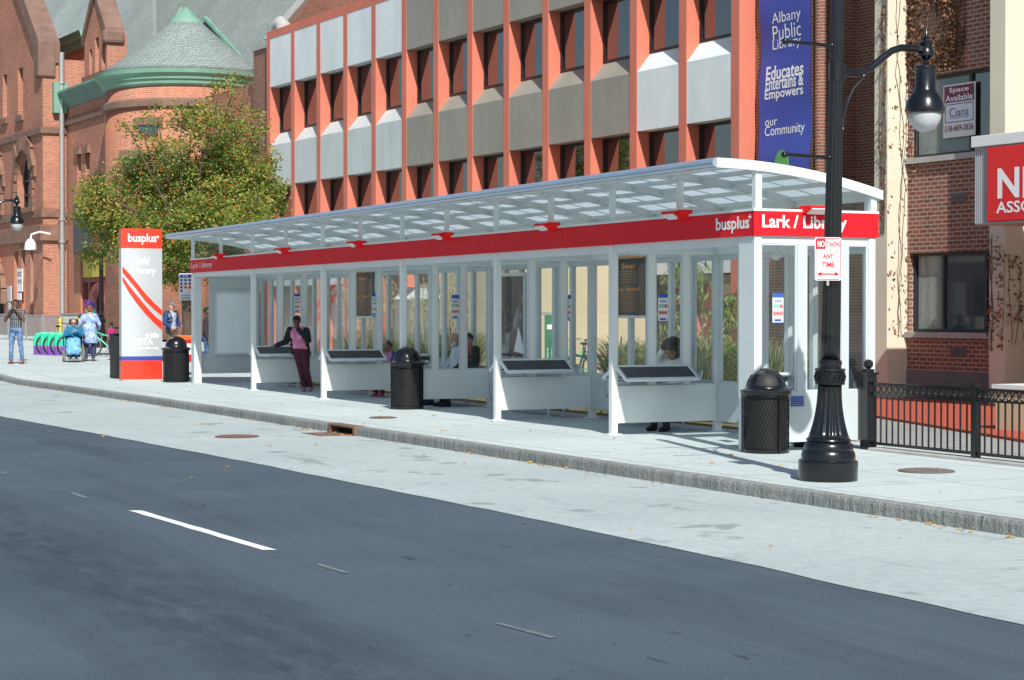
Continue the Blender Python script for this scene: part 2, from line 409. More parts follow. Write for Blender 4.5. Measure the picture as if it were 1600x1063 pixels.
# kerb, with a gap for the drain casting
GA, GB = 26.25, 27.35
def kerb(y0, y1):
    mb = MB(); n = max(1, int((y1-y0)/.5)); rows = []
    for i in range(n+1):
        y = y0+(y1-y0)*i/n; x = kerb_x(y)+rj.uniform(-.006, .006); L = lift(y); e = rj.uniform(-.004, .004)
        rows.append([(x, y, -.155+L), (x+.004, y, -.03+L), (x+.012, y, -.004+L+e), (x+.02, y, .004+L), (x+.17, y, .004+L), (x+.17, y, -.155+L)])
    vs = [p for r_ in rows for p in r_]; fs = [(i*6+j, i*6+(j+1) % 6, (i+1)*6+(j+1) % 6, (i+1)*6+j) for i in range(n) for j in range(6)]
    fs += [(0, 1, 2, 3, 4, 5), tuple(n*6+j for j in range(6))]
    mb.add(vs, fs); return mb
def granite():
    m, nt, b = new_mat('granite_kerb_stone'); co = coord(nt)
    mp = N(nt, 'Mapping'); nt.links.new(co, mp.inputs[0]); mp.inputs['Scale'].default_value = (3, 6, .9)
    n = noise(nt, mp.outputs[0], 2.6, 6, .7); col = ramp(nt, n, ((.28, (.13, .135, .12)), (.5, (.26, .275, .26)), (.72, (.40, .43, .42))))
    n2 = noise(nt, co, 90, 3); col = mix(nt, col, ramp(nt, n2, ((.3, .75), (.7, 1.15))), 1, 'MULTIPLY')
    t = N(nt, 'TexBrick', offset=0); mp2 = N(nt, 'Mapping'); nt.links.new(co, mp2.inputs[0]); mp2.inputs['Rotation'].default_value = (0, 0, R(90))
    nt.links.new(mp2.outputs[0], t.inputs['Vector']); t.inputs['Scale'].default_value = 1; t.inputs['Brick Width'].default_value = 2.1; t.inputs['Row Height'].default_value = 40
    t.inputs['Mortar Size'].default_value = .012; t.inputs['Color1'].default_value = (1, 1, 1, 1); t.inputs['Color2'].default_value = (.82, .83, .84, 1); t.inputs['Mortar'].default_value = (.5, .5, .48, 1)
    col = mix(nt, col, t.outputs[0], 1, 'MULTIPLY')
    nt.links.new(col, b.inputs['Base Color']); b.inputs['Roughness'].default_value = .9; bump(nt, b, noise(nt, co, 26, 4), .9, .02); return m
M['granite'] = granite()
mk = kerb(-40, GA); k2 = kerb(GB, 155); mk.add(k2.v, k2.f)
tag(mk.build('kerb', M['granite']), kind='structure')
# pavement: one slab from the kerb back
sheet('pavement', sorted(set(YS[:-1]+[GA, GB])), lambda y: kerb_x(y)+.165, lambda y: 14.9, 0, M['pavement'], nx=2)
PLZ = [y for y in YS if y >= 46]
sheet('plaza', PLZ[:-1], lambda y: 14.9, lambda y: 60, -.004, M['pavement'], nx=2)
M['paver'] = concrete('paver_grey', (.30, .30, .29), (.38, .375, .36), (.4, .2, .012), .2)
sheet('paved_strip', [-30, 0, 10, 17, 19.4, 30, 40], lambda y: 14.9, lambda y: 30, -.02, M['paver'])
M['bed'] = pm('planting_soil', (.16, .15, .07), .95, 0, .5, 1.5, .7, 20)
sheet('planting_bed', [20.6, 23, 25, 30, 34, 38, 46], lambda y: 14.9, lambda y: min(27, .725*y), -.012, M['bed'])
# mulch by the brick office
def mulch():
    m, nt, b = new_mat('red_mulch'); co = coord(nt); n = noise(nt, co, 30, 5, .7)
    col = ramp(nt, n, ((.3, (.25, .035, .02)), (.55, (.55, .10, .05)), (.75, (.75, .22, .12))))
    nt.links.new(col, b.inputs['Base Color']); b.inputs['Roughness'].default_value = .95; bump(nt, b, n, 1, .03); return m
M['mulch'] = mulch()
mb = MB(); q = [ground(1366, 651), ground(1600, 690), ground(1760, 717)]
back = [V(24.5, 14, 0), V(23.2, 29.0, 0), V(23, 33, 0), V(20, 31, 0)]
poly = [p+V(0, 0, .02) for p in q+back]
mb.prism([p-V(0, 0, .05) for p in poly], (0, 0, .05)); tag(mb.build('mulch_bed', M['mulch']), kind='structure')
# covers and grate
def cover(px, py, rad, z, label, mat):
    c = ground(px, py, z); t = thing('manhole_cover', (c.x, c.y, z+.006), .4, label, 'manhole cover', 'iron covers in the road and pavement')
    mb = MB(); mb.lathe([(rad, 0), (rad, .006), (rad-.01, .008)], 32); mb.build('cover_frame', mat, t)
    mb = MB(); mb.lathe([(rad-.03, .0085), (rad-.03, .012), (rad-.05, .013)], 32)
    for k in range(6):
        a = k*math.pi/3; mb.obox((math.cos(a)*rad*.5, math.sin(a)*rad*.5, .0145), (math.cos(a)*rad*.3, math.sin(a)*rad*.3, 0), (-math.sin(a)*.012, math.cos(a)*.012, 0), (0, 0, .002))
    mb.build('lid', mat, t); return t
cover(370, 683, .32, ROAD+.005, 'round rusty manhole cover in the pale bus lane', M['rust'])
cover(1448, 737, .30, 0, 'round tan manhole cover in the pavement beside the black fence', M['iron'])
cover(598, 653.5, .22, 0, 'small brown round cover in the pavement by the middle bin', M['rust'])
cover(122, 585, .5, 0, 'wide dark oval cover in the pavement left of the red pylon', M['iron'])
gx = kerb_x(26.8)
t = thing('storm_drain', (gx, 26.8, 0), .012, 'rusty kerb inlet casting with a dark mouth and a flat iron grate', 'storm drain')
mb = MB()
mb.box((-.03, -.55, -.13), (.17, -.45, .012)); mb.box((-.03, .45, -.13), (.17, .55, .012)); mb.box((-.03, -.45, -.028), (.17, .45, .012)); mb.box((-.02, -.45, -.15), (.17, .45, -.118))
mb.build('inlet_casting', M['rust'], t, bev=.02)
MB().box((.12, -.45, -.118), (.165, .45, -.028)).build('inlet_mouth', M['dark'], t)
mb = MB(); mb.box((-.50, -.40, ROAD-.01), (-.46, .40, ROAD+.014)); mb.box((-.09, -.40, ROAD-.01), (-.05, .40, ROAD+.014))
for k in range(17): mb.box((-.46, -.40+k*.0486, ROAD-.01), (-.09, -.40+k*.0486+.026, ROAD+.012))
mb.build('grate', M['rust'], t)

# ================================================================== BUS SHELTER
SA = -.0125
SF = Frame((12.66, 19.50), SA)
SH = thing('bus_shelter', (12.66, 19.50, 0), SA, 'long white and glass bus shelter with red fascia and arched translucent roof', 'bus shelter')
LEN = 24.82; W_ = 1.76; DIV = [3.68, 7.51, 11.45, 15.58, 20.08]
FZ0, FZ1 = 2.61, 2.905
def spart(mb, name, mat, parent=SH, **kw): return mb.build(name, mat, parent, **kw)
def window(parent, x0, x1, z0, z1, y, plane='x'):
    """glass with its thin gasket frame; plane x: across the shelter at local y; plane y: along it at local x"""
    f = MB(); t = .022; dd = .02
    def bx(a0, a1, b0, b1, m=0):
        if plane == 'x': f.box((a0, y-dd, b0), (a1, y+dd, b1), m)
        else: f.box((y-dd, a0, b0), (y+dd, a1, b1), m)
    bx(x0, x0+t, z0, z1); bx(x1-t, x1, z0, z1); bx(x0+t, x1-t, z0, z0+t); bx(x0+t, x1-t, z1-t, z1)
    w = f.build('window_frame', M['grey'], parent)
    g = MB()
    if plane == 'x': g.box((x0+t, y-.004, z0+t), (x1-t, y+.004, z1-t))
    else: g.box((y-.004, x0+t, z0+t), (y+.004, x1-t, z1-t))
    g.build('pane', M['glass'], w)
    return w
# corner columns
spart(MB().box((0, 0, 0), (.10, .36, FZ0)).box((-.03, -.03, 0), (.14, .40, .012)), 'post', M['white'], bev=.008)
spart(MB().box((0, LEN-.26, 0), (.18, LEN, FZ0)), 'post', M['white'], bev=.008)
spart(MB().box((W_-.10, 0, 0), (W_, .10, FZ0)), 'post', M['white'], bev=.006)
spart(MB().box((W_-.10, LEN-.1, 0), (W_, LEN, FZ0)), 'post', M['white'], bev=.006)
# header beam round the top, under and behind the fascia
hb = MB(); hb.box((.02, .36, 2.5), (.10, LEN-.26, FZ1+.03)); hb.box((W_-.10, .1, 2.5), (W_-.02, LEN-.1, FZ1+.03))
hb.box((.10, .02, 2.52), (W_-.1, .10, FZ1+.03)); hb.box((.10, LEN-.10, 2.52), (W_-.1, LEN-.02, FZ1+.03))
for yd in DIV: hb.box((.10, yd-.04, 2.545), (W_-.1, yd+.04, 2.72))
spart(hb, 'header_beam', M['white'])
# red fascia in segments
fa = MB(); segs = [0]+[s for i in range(6) for s in ([0]+DIV)[i:i+1] if s]
segs = [0, .0]
cuts = sorted(set([0]+[round(SF.px(p, d=-.02), 2) for p in (885, 770, 668, 577, 495, 427, 358)]+[LEN+.02]))
for a, b_ in zip(cuts, cuts[1:]): fa.box((-.022, a+.006, FZ0), (.018, b_-.006, FZ1))
for c in cuts[1:-1]: fa.box((-.025, c-.035, FZ0+.002), (-.0223, c+.035, FZ1-.002), 1)
fr = spart(fa, 'fascia', [M['red'], M['redlight']])
lt = MB()
def on_fascia(body, pxa, pxb, zc, h, bold=.02):
    ya, yb = SF.px(pxa, d=-.03), SF.px(pxb, d=-.03)
    letters(lt, body, (-.0235, (ya+yb)/2, zc), abs(ya-yb), h, FACE_STREET, bold)
on_fascia('Lark / Library', 299, 331, 2.755, .165, 0)
on_fascia('busplus', 1118, 1170, 2.752, .20, .025)
on_fascia('+', 1168.5, 1173.5, 2.835, .055, .03)
lt.build('lettering', M['lettering'], fr)
fe = spart(MB().box((-.022, -.022, FZ0), (W_+.03, .018, FZ1)), 'fascia', M['red'])
lt = MB()
def on_end(body, pxa, pxb, zc, h, bold):
    xa, xb = SF.py(pxa, ly=-.03), SF.py(pxb, ly=-.03)
    letters(lt, body, ((xa+xb)/2, -.0235, zc), abs(xa-xb), h, FACE_NEAR, bold)
on_end('Lark / Library', 1191, 1323, 2.762, .205, .022)
lt.build('lettering', M['lettering'], fe)
# sill strip over the fascia
ss = MB(); ss.box((-.03, -.03, FZ1), (.05, LEN, FZ1+.03)); ss.box((.05, -.03, FZ1), (W_+.03, .05, FZ1+.03)); spart(ss, 'sill_strip', M['white'])
# roof
M['ribgrey'] = pm('rib_grey', (.56, .605, .61), .5, 0, .06, 2)
def rz(x): return 3.50-.067*x-.055*x*x
XA, XB = -.56, 1.83
def arc(a, b, n): return [a+(b-a)*i/n for i in range(n+1)]
POSTS = []
bays = [0]+DIV+[LEN]
for a, b_ in zip(bays, bays[1:]): POSTS += [a, (a+b_)/2]
POSTS = POSTS[1:]+[LEN-.05]
for yp in POSTS:
    top = rz(.03)-.11
    spart(MB().box((.0, yp-.035, FZ1+.03), (.065, yp+.035, top)), 'roof_post', M['white'])
spart(MB().box((0, -.02, FZ1+.03), (.09, .06, rz(.03)-.11)), 'roof_post', M['white'])
spart(MB().box((W_-.08, -.02, FZ1+.03), (W_, .06, rz(W_)-.10)), 'roof_post', M['white'])
for yp in [0]+DIV+[LEN-.05]:
    spart(MB().box((W_-.07, yp+.07, FZ1+.03), (W_, yp+.14, rz(W_)-.1)), 'roof_post', M['grey'])
def rib(y0, y1, h0, h1, xa, xb):
    mb = MB(); xs = arc(xa, xb, 18); vs = []
    for x in xs:
        z = rz(x); vs += [(x, y0, z-h0), (x, y1, z-h0), (x, y1, z-h1), (x, y0, z-h1)]
    fs = [(i*4+j, i*4+(j+1) % 4, (i+1)*4+(j+1) % 4, (i+1)*4+j) for i in range(18) for j in range(4)]
    fs += [(0, 1, 2, 3), tuple(18*4+j for j in range(4))]
    return mb.add(vs, fs)
spart(rib(-.06, .0, 0, .115, XA, XB), 'end_arch', M['white'])
spart(rib(LEN, LEN+.06, 0, .115, XA, XB), 'end_arch', M['white'])
for yp in POSTS[:-1]: spart(rib(yp-.03, yp+.03, .018, .12, XA+.06, XB-.06), 'rib', M['ribgrey'])
rows = [0.0]+POSTS[:-1]+[LEN]
for i, (a, b_) in enumerate(zip(rows, rows[1:])):
    for j, x in enumerate((-.12, .34, .80, 1.26, 1.70)):
        z = rz(x)-.02; spart(MB().box((x-.022, a+.031, z-.055), (x+.022, b_-.031, z)), 'purlin', M['ribgrey'])
mb = MB(); xs = arc(XA+.03, XB-.02, 20); vs = []
for x in xs: vs += [(x, .0, rz(x)-.012), (x, LEN, rz(x)-.012), (x, LEN, rz(x)-.002), (x, 0, rz(x)-.002)]
mb.add(vs, [(i*4+j, i*4+(j+1) % 4, (i+1)*4+(j+1) % 4, (i+1)*4+j) for i in range(20) for j in range(4)]+[(0, 1, 2, 3), (80, 81, 82, 83)])
spart(mb, 'roof_sheet', M['poly'], smooth=True)
# cover strips lying over the sheet joints
for i, (a, b_) in enumerate(zip(rows, rows[1:])):
    for y in (a+(b_-a)*.36, a+(b_-a)*.7):
        r_ = rib(y-.012, y+.012, -.004, .022, XA+.06, XB-.05); spart(r_, 'joint_strip', M['grey'])
mb = MB()
for y in rows[1:-1]:
    mb.box((XA+.05, y-.04, rz(XA)-.0), (XA+.10, y+.04, rz(XA)+.012))
spart(mb, 'roof_clip', M['paper'])
zf = rz(XA)-.055
mb = MB(); mb.tube([(XA, -.05, zf), (XA, LEN+.05, zf)], .058, 14); spart(mb, 'gutter', M['gutter'], smooth=True)
mb = MB(); mb.box((XA+.02, 0, zf-.055), (XA+.12, LEN, zf+.02)); spart(mb, 'edge_beam', M['white'])
mb = MB(); mb.box((XB-.05, 0, rz(XB)-.12), (XB, LEN, rz(XB)-.0)); spart(mb, 'edge_beam', M['white'])
# glass gable over the end wall
for yy in (.02, LEN-.06):
    mb = MB(); xs = arc(.1, W_-.09, 10); pts = [(x, yy, rz(x)-.118) for x in xs]
    mb.prism([(W_-.09, yy, FZ1+.03), (.1, yy, FZ1+.03)]+pts, (0, .008, 0)); spart(mb, 'gable_pane', M['glass'])
# floodlights along the fascia
def flood(name, loc, rot):
    m = MB(); m.prism([(-.20, .04, -.02), (-.20, .04, .07), (-.20, -.19, .07), (-.20, -.21, .035), (-.20, -.08, -.03), (-.20, .0, -.03)], (.33, 0, 0))
    T = Matrix.Translation(Vector(loc)) @ Matrix.Rotation(rot, 4, 'Z')
    m.box((.132, -.15, -.04), (.215, .03, .08)); m.move(T); o = spart(m, name, M['redlight'], bev=.006)
    g = MB(); g.obox((-.035, -.148, -.001), (.145, 0, 0), (0, .058, -.029), (0, .003, .005)); g.move(T); g.build('lamp_lens', M['paper'], o)
for pxx in (340, 440, 555, 690, 853, 1055): flood('floodlight', (-.0, SF.px(pxx, d=-.1), FZ1+.005), R(-90))
flood('floodlight', (SF.py(1280, ly=-.1), 0, FZ1+.005), 0)
# dividers and end walls
M['endwhite_dimmed'] = pm('end_wall_white_dimmed', (.50, .555, .56), .42, 0, .05, 2)  # shelter white with its colour darkened to offset sunlight on the end
def divider(yd, end=False, first_solid=False, z0=.16, z1=.67, name='divider', shelf=(True, True), far=False):
    mb = MB(); ps = [(.10, W_-.1)]
    if not end:
        mb.box((0, yd-.045, 0), (.09, yd+.045, FZ0-.01)); mb.box((-.05, yd-.07, 0), (.14, yd+.07, .014)); mb.box((W_-.1, yd-.045, 0), (W_-.0, yd+.045, FZ0)); mb.box((W_-.16, yd-.07, 0), (W_+.04, yd+.07, .014))
        mb.box((.09, yd-.05, z0), (W_-.1, yd+.03, z1))                     # solid lower panel
        mb.box((.09, yd-.03, 2.49), (W_-.1, yd+.03, 2.545))
        for a in (.64, 1.19): mb.box((a-.055, yd-.03, z1), (a+.055, yd+.03, 2.49))
        wins = [(.09, .585), (.695, 1.135), (1.245, W_-.1)]
    else:
        mb.box((.10 if not far else .18, yd+.005, z0), (W_-.1, yd+.085, z1))
        if not far:
            mb.box((.62, yd+.01, z1), (.75, yd+.08, 2.52)); mb.box((1.26, yd+.01, z1), (1.36, yd+.08, 2.52)); wins = [(.10, .62), (.75, 1.26), (1.36, W_-.1)]
        else:
            mb.box((.44, yd+.01, z1), (W_-.1, yd+.07, 2.52)); wins = [(.18, .44)]
    d = mb.build(name, M['panel'] if not end else M['endwhite_dimmed'], SH)
    mb = MB()
    for a, b_ in wins: window(d, a, b_, z1+.0, 2.49 if not end else 2.52, yd if not end else yd+.045)
    return d
def shelf(parent, yd, side):
    s = side; f = MB(); x0, x1 = .07, (1.22 if side < 0 else .66)
    A = Vector((0, s*.05, .93)); B = Vector((0, s*.33, .765)); n = Vector((0, s*.165, .28)).normalized(); d = (B-A)
    def edge(p, q, w): f.bar(p, q, w, .035, up=n)
    sk_ = .10
    def P_(x, t): return Vector((x, yd, 0))+A+d*t
    edge(P_(x0, 0), P_(x1-.06, 0), .04); edge(P_(x0+sk_*0, 1), P_(x1, 1), .05)
    edge(P_(x0, 0), P_(x0, 1), .035); edge(P_(x1-.02, 0), P_(x1-.02, 1), .04)
    f.box((x0+.05, yd+min(0, s*.05), .80), (x0+.11, yd+max(0, s*.18), .84)); f.box((x1-.2, yd+min(0, s*.05), .80), (x1-.14, yd+max(0, s*.18), .84))
    o = f.build('leaning_shelf', M['white'], parent)
    g = MB(); q = [P_(x0+.02, .05)-n*.006, P_(x1-.05, .05)-n*.006, P_(x1-.03, .93)-n*.006, P_(x0+.02, .93)-n*.006]
    g.prism(q, n*.018); g.build('shelf_pad', M['darkgrey'], o)
    # rubber ribs on the pad
for i, yd in enumerate(DIV):
    d = divider(yd)
    if i != 2: shelf(d, yd, -1)
    shelf(d, yd, 1)
en = divider(0, True, z0=.11, z1=.72, name='end_wall'); shelf(en, .08, 1)
# louvre panel on the end wall
mb = MB()
for k in range(5): mb.box((SF.py(1236), -.012, .545+k*.026), (SF.py(1256), .004, .562+k*.026))
mb.build('vent_louvre', M['bluesign'], en)
ef = divider(LEN-.09, True, z0=.22, z1=.66, name='end_wall', far=True)
# light box seen from inside on the far end wall
mb = MB(); xa, xb = .52, W_-.15; za, zb = .66, 2.18; y0 = LEN-.14
mb.box((xa, y0, za), (xb, y0+.06, zb)); mb.box((xa, y0-.03, za), (xa+.05, y0, zb)); mb.box((xb-.05, y0-.03, za), (xb, y0, zb)); mb.box((xa+.05, y0-.03, za), (xb-.05, y0, za+.05)); mb.box((xa+.05, y0-.03, zb-.05), (xb-.05, y0, zb))
lb = mb.build('poster_case', M['grey'], ef)
MB().box((xa+.05, y0-.012, za+.05), (xb-.05, y0-.002, zb-.05)).build('blank_poster', pm('blank_poster', (.78, .86, .88), .25, 0, .04, 1), lb)
# back wall in bays
for bi, (a, b_) in enumerate(zip(bays, bays[1:])):
    mb = MB(); a2, b2 = a+.05+(.05 if bi == 0 else 0), b_-.05-(.05 if bi == 5 else 0); n = 6; st = (b2-a2)/n
    mb.box((W_-.09, a2, .15), (W_-.01, b2, .70)); mb.box((W_-.08, a2, 2.44), (W_-.02, b2, 2.5))
    ex = []
    for k in range(n+1):
        y = a2+st*k; w = .05
        mb.box((W_-.085, max(a2, y-w), .70), (W_-.015, min(b2, y+w), 2.44))
    bw = mb.build('back_wall', M['grey'], SH)
    for k in range(n): window(bw, a2+st*k+.05, a2+st*(k+1)-.05, .70, 2.44, W_-.05, 'y')
# overhead lights/camera inside the near end
mb = MB(); x_ = SF.py(1213, ly=.5); mb.tube([(x_, .5, 2.5), (x_, .5, 2.42)], .03, 10); mb.ball((x_, .5, 2.38), (.055, .055, .05), 12); mb.box((x_+.12, .45, 2.42), (x_+.26, .55, 2.5)); spart(mb, 'security_camera', M['paper'])
# notices on the glass
def notice(parent, x, y, z0, z1, w, plane='x'):
    o = MB(); t = .004; dy = .012
    o.box((x-w/2, y-dy-t, z0), (x+w/2, y-dy, z1)); hd = ic = ir = o; H = z1-z0; hd.box((x-w/2, y-dy-t-.003, z1-.15*H), (x+w/2, y-dy-t-.0005, z1), 1); hd.box((x-w/2, y-dy-t-.003, z0), (x+w/2, y-dy-t-.0005, z0+.025*H), 1); hd.box((x-w*.34, y-dy-t-.003, z0+.06*H), (x+w*.3, y-dy-t-.0005, z0+.13*H), 1)
    for k in range(3): hd.box((x-w*.34, y-dy-t-.003, z0+H*(.76-.035*k)), (x+w*.34, y-dy-t-.0005, z0+H*(.775-.035*k)), 1)
    for r_ in range(2):
        for k in range(3):
            tgt = o; mi = 2 if r_ == 0 and k < 2 else 3
            c = Vector((x-w*.3+w*.3*k, y-dy-t-.002, z0+H*(.56-.24*r_)))
            tgt.tube([c+Vector((math.cos(q)*w*.12, 0, math.sin(q)*w*.15)) for q in [i*math.pi/5 for i in range(10)]], w*.03, 4, mi, closed=True)
            if mi == 3: tgt.bar(c+V(-w*.08, 0, w*.1), c+V(w*.08, 0, -w*.1), .004, w*.05, 3, up=(0, 1, 0))
            tgt.box(c-V(w*.04, .002, w*.05), c+V(w*.04, .001, w*.05), mi)
    o.build('notice', [M['paper'], M['bluesign'], M['teal'], M['red']], parent)
divs = [o for o in SH.children if o.name.split('.')[0] == 'divider']
def nz(py, px, yl): return SF.py(px, py, yl)[1]
for (par, pxc, w_px, p0, p1, yl) in ((en, 1214.5, 17, 505, 458, .045), (divs[0], 1035, 15, 503, 459, DIV[0]), (divs[1], 886, 11, 502, 461, DIV[1]), (divs[2], 711, 12, 499, 461, DIV[2]), (divs[3], 584.5, 8, 495, 458, DIV[3]), (divs[4], 464, 9, 489, 459, DIV[4])):
    xl = SF.py(pxc, ly=yl); wd_ = SF.py(pxc+w_px/2, ly=yl)-SF.py(pxc-w_px/2, ly=yl)
    notice(par, xl, yl, nz(p0, pxc, yl), nz(p1, pxc, yl), wd_)
# ================================================================== RED FRAMED LIBRARY BUILDING
BA = R(3.16)
M['salmon'] = streaky('salmon_red_paint', (.62, .19, .125), .6)
M['spanW'] = streaky('white_spandrel', (.72, .79, .80), .55, .07)
M['spanG'] = streaky('pale_grey_spandrel', (.59, .645, .64), .55, .09)
M['spanT'] = streaky('taupe_spandrel', (.31, .30, .255), .6, .10)
M['bronze'] = pm('bronze_frame', (.012, .012, .014), .4)
M['brickR'] = brick_mat('library_brick', (.30, .115, .07), (.20, .07, .045), (.36, .30, .25), .21, .075, .011, .2)
M['capstone'] = pm('concrete_cap', (.42, .42, .40), .85, 0, .15, 2, .3, 20)
M['tan'] = pm('tan_stucco', (.56, .47, .31), .85, 0, .06, .7, .2, 60)
m, nt, b = new_mat('office_glass'); M['offglass'] = m
b.inputs['Base Color'].default_value = (.012, .012, .014, 1); b.inputs['Roughness'].default_value = .03; b.inputs['IOR'].default_value = 2.6
bump(nt, b, noise(nt, coord(nt), .8, 2), .03, .02)
RF = Frame(depth(1148, 47.4), BA)
LB = thing('library_building', (RF.o.x, RF.o.y, 0), BA, 'modern library with salmon red fins and grey spandrel panels behind the shelter', 'library building')
FIN = [RF.px(p, d=0) for p in (1148, 1066, 989, 917.5, 852, 791, 734, 681, 631.5, 584, 540, 498, 458, 420)]
FIN[0] = 0
NB = len(FIN)-1; DEP = .47; FW = .17
def bpart(mb, name, mat, parent=LB, **kw): return mb.build(name, mat, parent, **kw)
YE = FIN[-1]+FW
ROW = [(2.66, 4.24), (6.5, 8.08), (10.34, 12.2)]
bpart(MB().box((.62, .02, 0), (14, YE-.02, 12.45)), 'core_wall', M['brickR'])
bpart(MB().box((0, -FW, 12.2), (14, YE, 12.5)), 'roof_band', M['salmon'])
for i, y in enumerate(FIN):
    z0 = 0 if (i <= 2 or i >= 9) else 2.5
    bpart(MB().box((0, y-FW, z0), (DEP+.02, y+FW, 12.2)), 'fin', M['salmon'])
    for zj in (5.4, 9.2):                                       # hairline joints cast in the fin
        pass
def sp_mat(i, row):
    k = NB-1-i                                                  # bays counted from the far end
    if k < 5: return M['spanW'] if row == 2 else M['spanG']
    if k < NB-2: return M['spanT']
    return M['spanW']
wj = random.Random(12)
for i in range(NB):
    y0, y1 = FIN[i]+FW, FIN[i+1]-FW
    for r_, (za, zb) in enumerate(ROW):
        if r_ == 0 and 3 <= i < 9: za = 3.7
        mm = sp_mat(i, r_)
        if r_ < 2:
            mb = MB(); mb.prism([(.012, y0+.006, za), (.012, y0+.006, zb), (.43, y0+.006, zb+.52), (DEP, y0+.006, zb+.52), (DEP, y0+.006, za)], (0, y1-y0-.012, 0))
        else: mb = MB().box((.012, y0+.006, za), (DEP, y1-.006, zb-.003))
        sp_ = bpart(mb, 'spandrel_panel', mm)
    for (za, zb) in ((4.76, 6.5), (8.6, 10.34)):
        f = MB(); x0, x1 = DEP-.07, DEP+.05
        f.box((x0, y0, za), (x1, y0+.09, zb)); f.box((x0, y1-.09, za), (x1, y1, zb)); f.box((x0, y0+.09, za), (x1, y1-.09, za+.07)); f.box((x0, y0+.09, zb-.08), (x1, y1-.09, zb))
        f.box((x0+.02, y0+.09, za+.07), (x1, y0+.12, zb-.08))
        w = bpart(f, 'window', M['bronze'])
        tj = wj.uniform(-.012, .012); MB().prism([(x0+.05+tj, y0+.12, za+.07), (x0+.05-tj, y0+.12, zb-.08), (x0+.052-tj, y1-.09, zb-.08), (x0+.052+tj, y1-.09, za+.07)], (.02, 0, 0)).build('pane', M['offglass'], w)
# ground floor behind the shelter
mb = MB(); ya, yb = RF.px(775, d=.1), RF.px(616, d=.1)
bpart(MB().box((.1, ya, 0), (.62, yb, 2.1)), 'ground_floor_wall', M['spanT'])
bpart(MB().prism([(.08, ya, 2.1), (.55, ya, 2.62), (.62, ya, 2.62), (.62, ya, 2.1)], (0, yb-ya, 0)), 'sloped_coping', M['spanW'])
bpart(MB().box((.5, FIN[9]-.2, 0), (.615, YE-.3, 3.0)), 'ground_floor_wall', M['spanT'])
# entrance lobby block: its sunny end is tan stucco under a red band
yl = RF.px(1008, d=0); xo = RF.py(812, ly=yl)
bpart(MB().box((xo, yl, 0), (.0, yl+4.5, 2.92)), 'lobby_block', M['tan'])
bpart(MB().box((xo-.02, yl-.02, 2.92), (.0, yl+4.52, 3.55)), 'lobby_band', M['salmon'])
bpart(MB().box((.45, .2, 0), (.6, yl, 2.62)), 'ground_floor_wall', pm('plain_grey_wall', (.34, .36, .35), .7, 0, .1, .6))  # wall in its own grey, slightly mottled
bpart(MB().box((.40, .5, .5), (.449, 1.9, 2.4)), 'ground_floor_window', M['offglass'])
bpart(MB().box((.40, 2.6, .5), (.449, 4.2, 2.4)), 'ground_floor_window', M['offglass'])
# plain brick pier at the near end with a rounded corner, then a set back wall
y1 = RF.px(1276, d=.5); y2 = RF.px(1287, d=.5)
mb = MB(); mb.box((.5, y1, 0), (6, -FW-.001, 13)); bpart(mb, 'brick_pier', M['brickR'])
mb = MB(); mb.lathe([(.16, 0), (.16, 13)], 20, ((.62, y1-.0, 0))); bpart(mb, 'round_brick_corner', M['brickR'], smooth=True)
bpart(MB().box((1.7, y1-6.5, 0), (6, y1-.002, 13)), 'recessed_brick_wall', M['brickR'])
# far brick end with its stone cap
yf = RF.px(397, d=.25)
bpart(MB().box((.25, YE+.002, 0), (6, yf, 12.0)), 'far_brick_end', M['brickR'])
bpart(MB().box((.18, YE+.004, 12.0), (6, yf+.06, 12.28)), 'stone_cap', M['capstone'])
bpart(MB().tube([(.8, YE+.2, 12.28), (.8, YE+.2, 12.8), (.8, YE+.5, 12.95), (.8, YE+.9, 12.85)], .3, 12), 'roof_vent_pipe', M['capstone'], smooth=True)
# banner
ba, bb = RF.px(1185.5, d=.38), RF.px(1265, d=.38)
BW = abs(ba-bb); by = (ba+bb)/2
bt = thing('library_banner', tuple(RF.o+RF.x*.40+RF.y*by)+(0,), BA, 'tall blue cloth banner with white library lettering hung on the brick pier', 'banner')
mb = MB(); nz, ny = 44, 10; vs = []; fs = []
def ban(u, v): return -.03*math.sin(v*9+u*2.5)*(.3+.7*abs(u-.5)*2)-.02*math.sin(v*21)
for k in range(2):
    for i in range(nz+1):
        for j in range(ny+1):
            u, v = j/ny, i/nz; vs.append((ban(u, v)+.008*k, BW/2-u*BW+.03*math.sin(v*7)*(1 if u > .9 else 0), 4.85+v*6.2))
S_ = (nz+1)*(ny+1)
for k in range(2): fs += [(k*S_+i*(ny+1)+j, k*S_+i*(ny+1)+j+1, k*S_+(i+1)*(ny+1)+j+1, k*S_+(i+1)*(ny+1)+j) for i in range(nz) for j in range(ny)]
mb.add(vs, fs); bc = mb.build('banner_cloth', pm('banner_blue', (.055, .085, .40), .65, 0, .08, 1), bt, smooth=True)
def ban_text(body, pa, pb, yt, yb_, bold):
    mb = MB(); ya_, zt = RF.px(pa, yt, d=.38); yc_, zt2 = RF.px(pb, yt, d=.38)
    z1_ = RF.px((pa+pb)/2, yt, d=.38)[1]; z0_ = RF.px((pa+pb)/2, yb_, d=.38)[1]
    letters(mb, body, (-.055, (ya_+yc_)/2-by, (z0_+z1_)/2), abs(ya_-yc_), z1_-z0_, FACE_STREET, bold)
    for p in mb.v: p.x = ban((BW/2-p.y)/BW, (p.z-4.85)/6.2)-.007
    mb.build('lettering', M['lettering'], bt)
ban_text('Albany', 1205, 1251, 17.5, 39.5, 0); ban_text('Public', 1205, 1250, 38, 61, 0); ban_text('Library', 1204, 1249, 59, 80, 0)
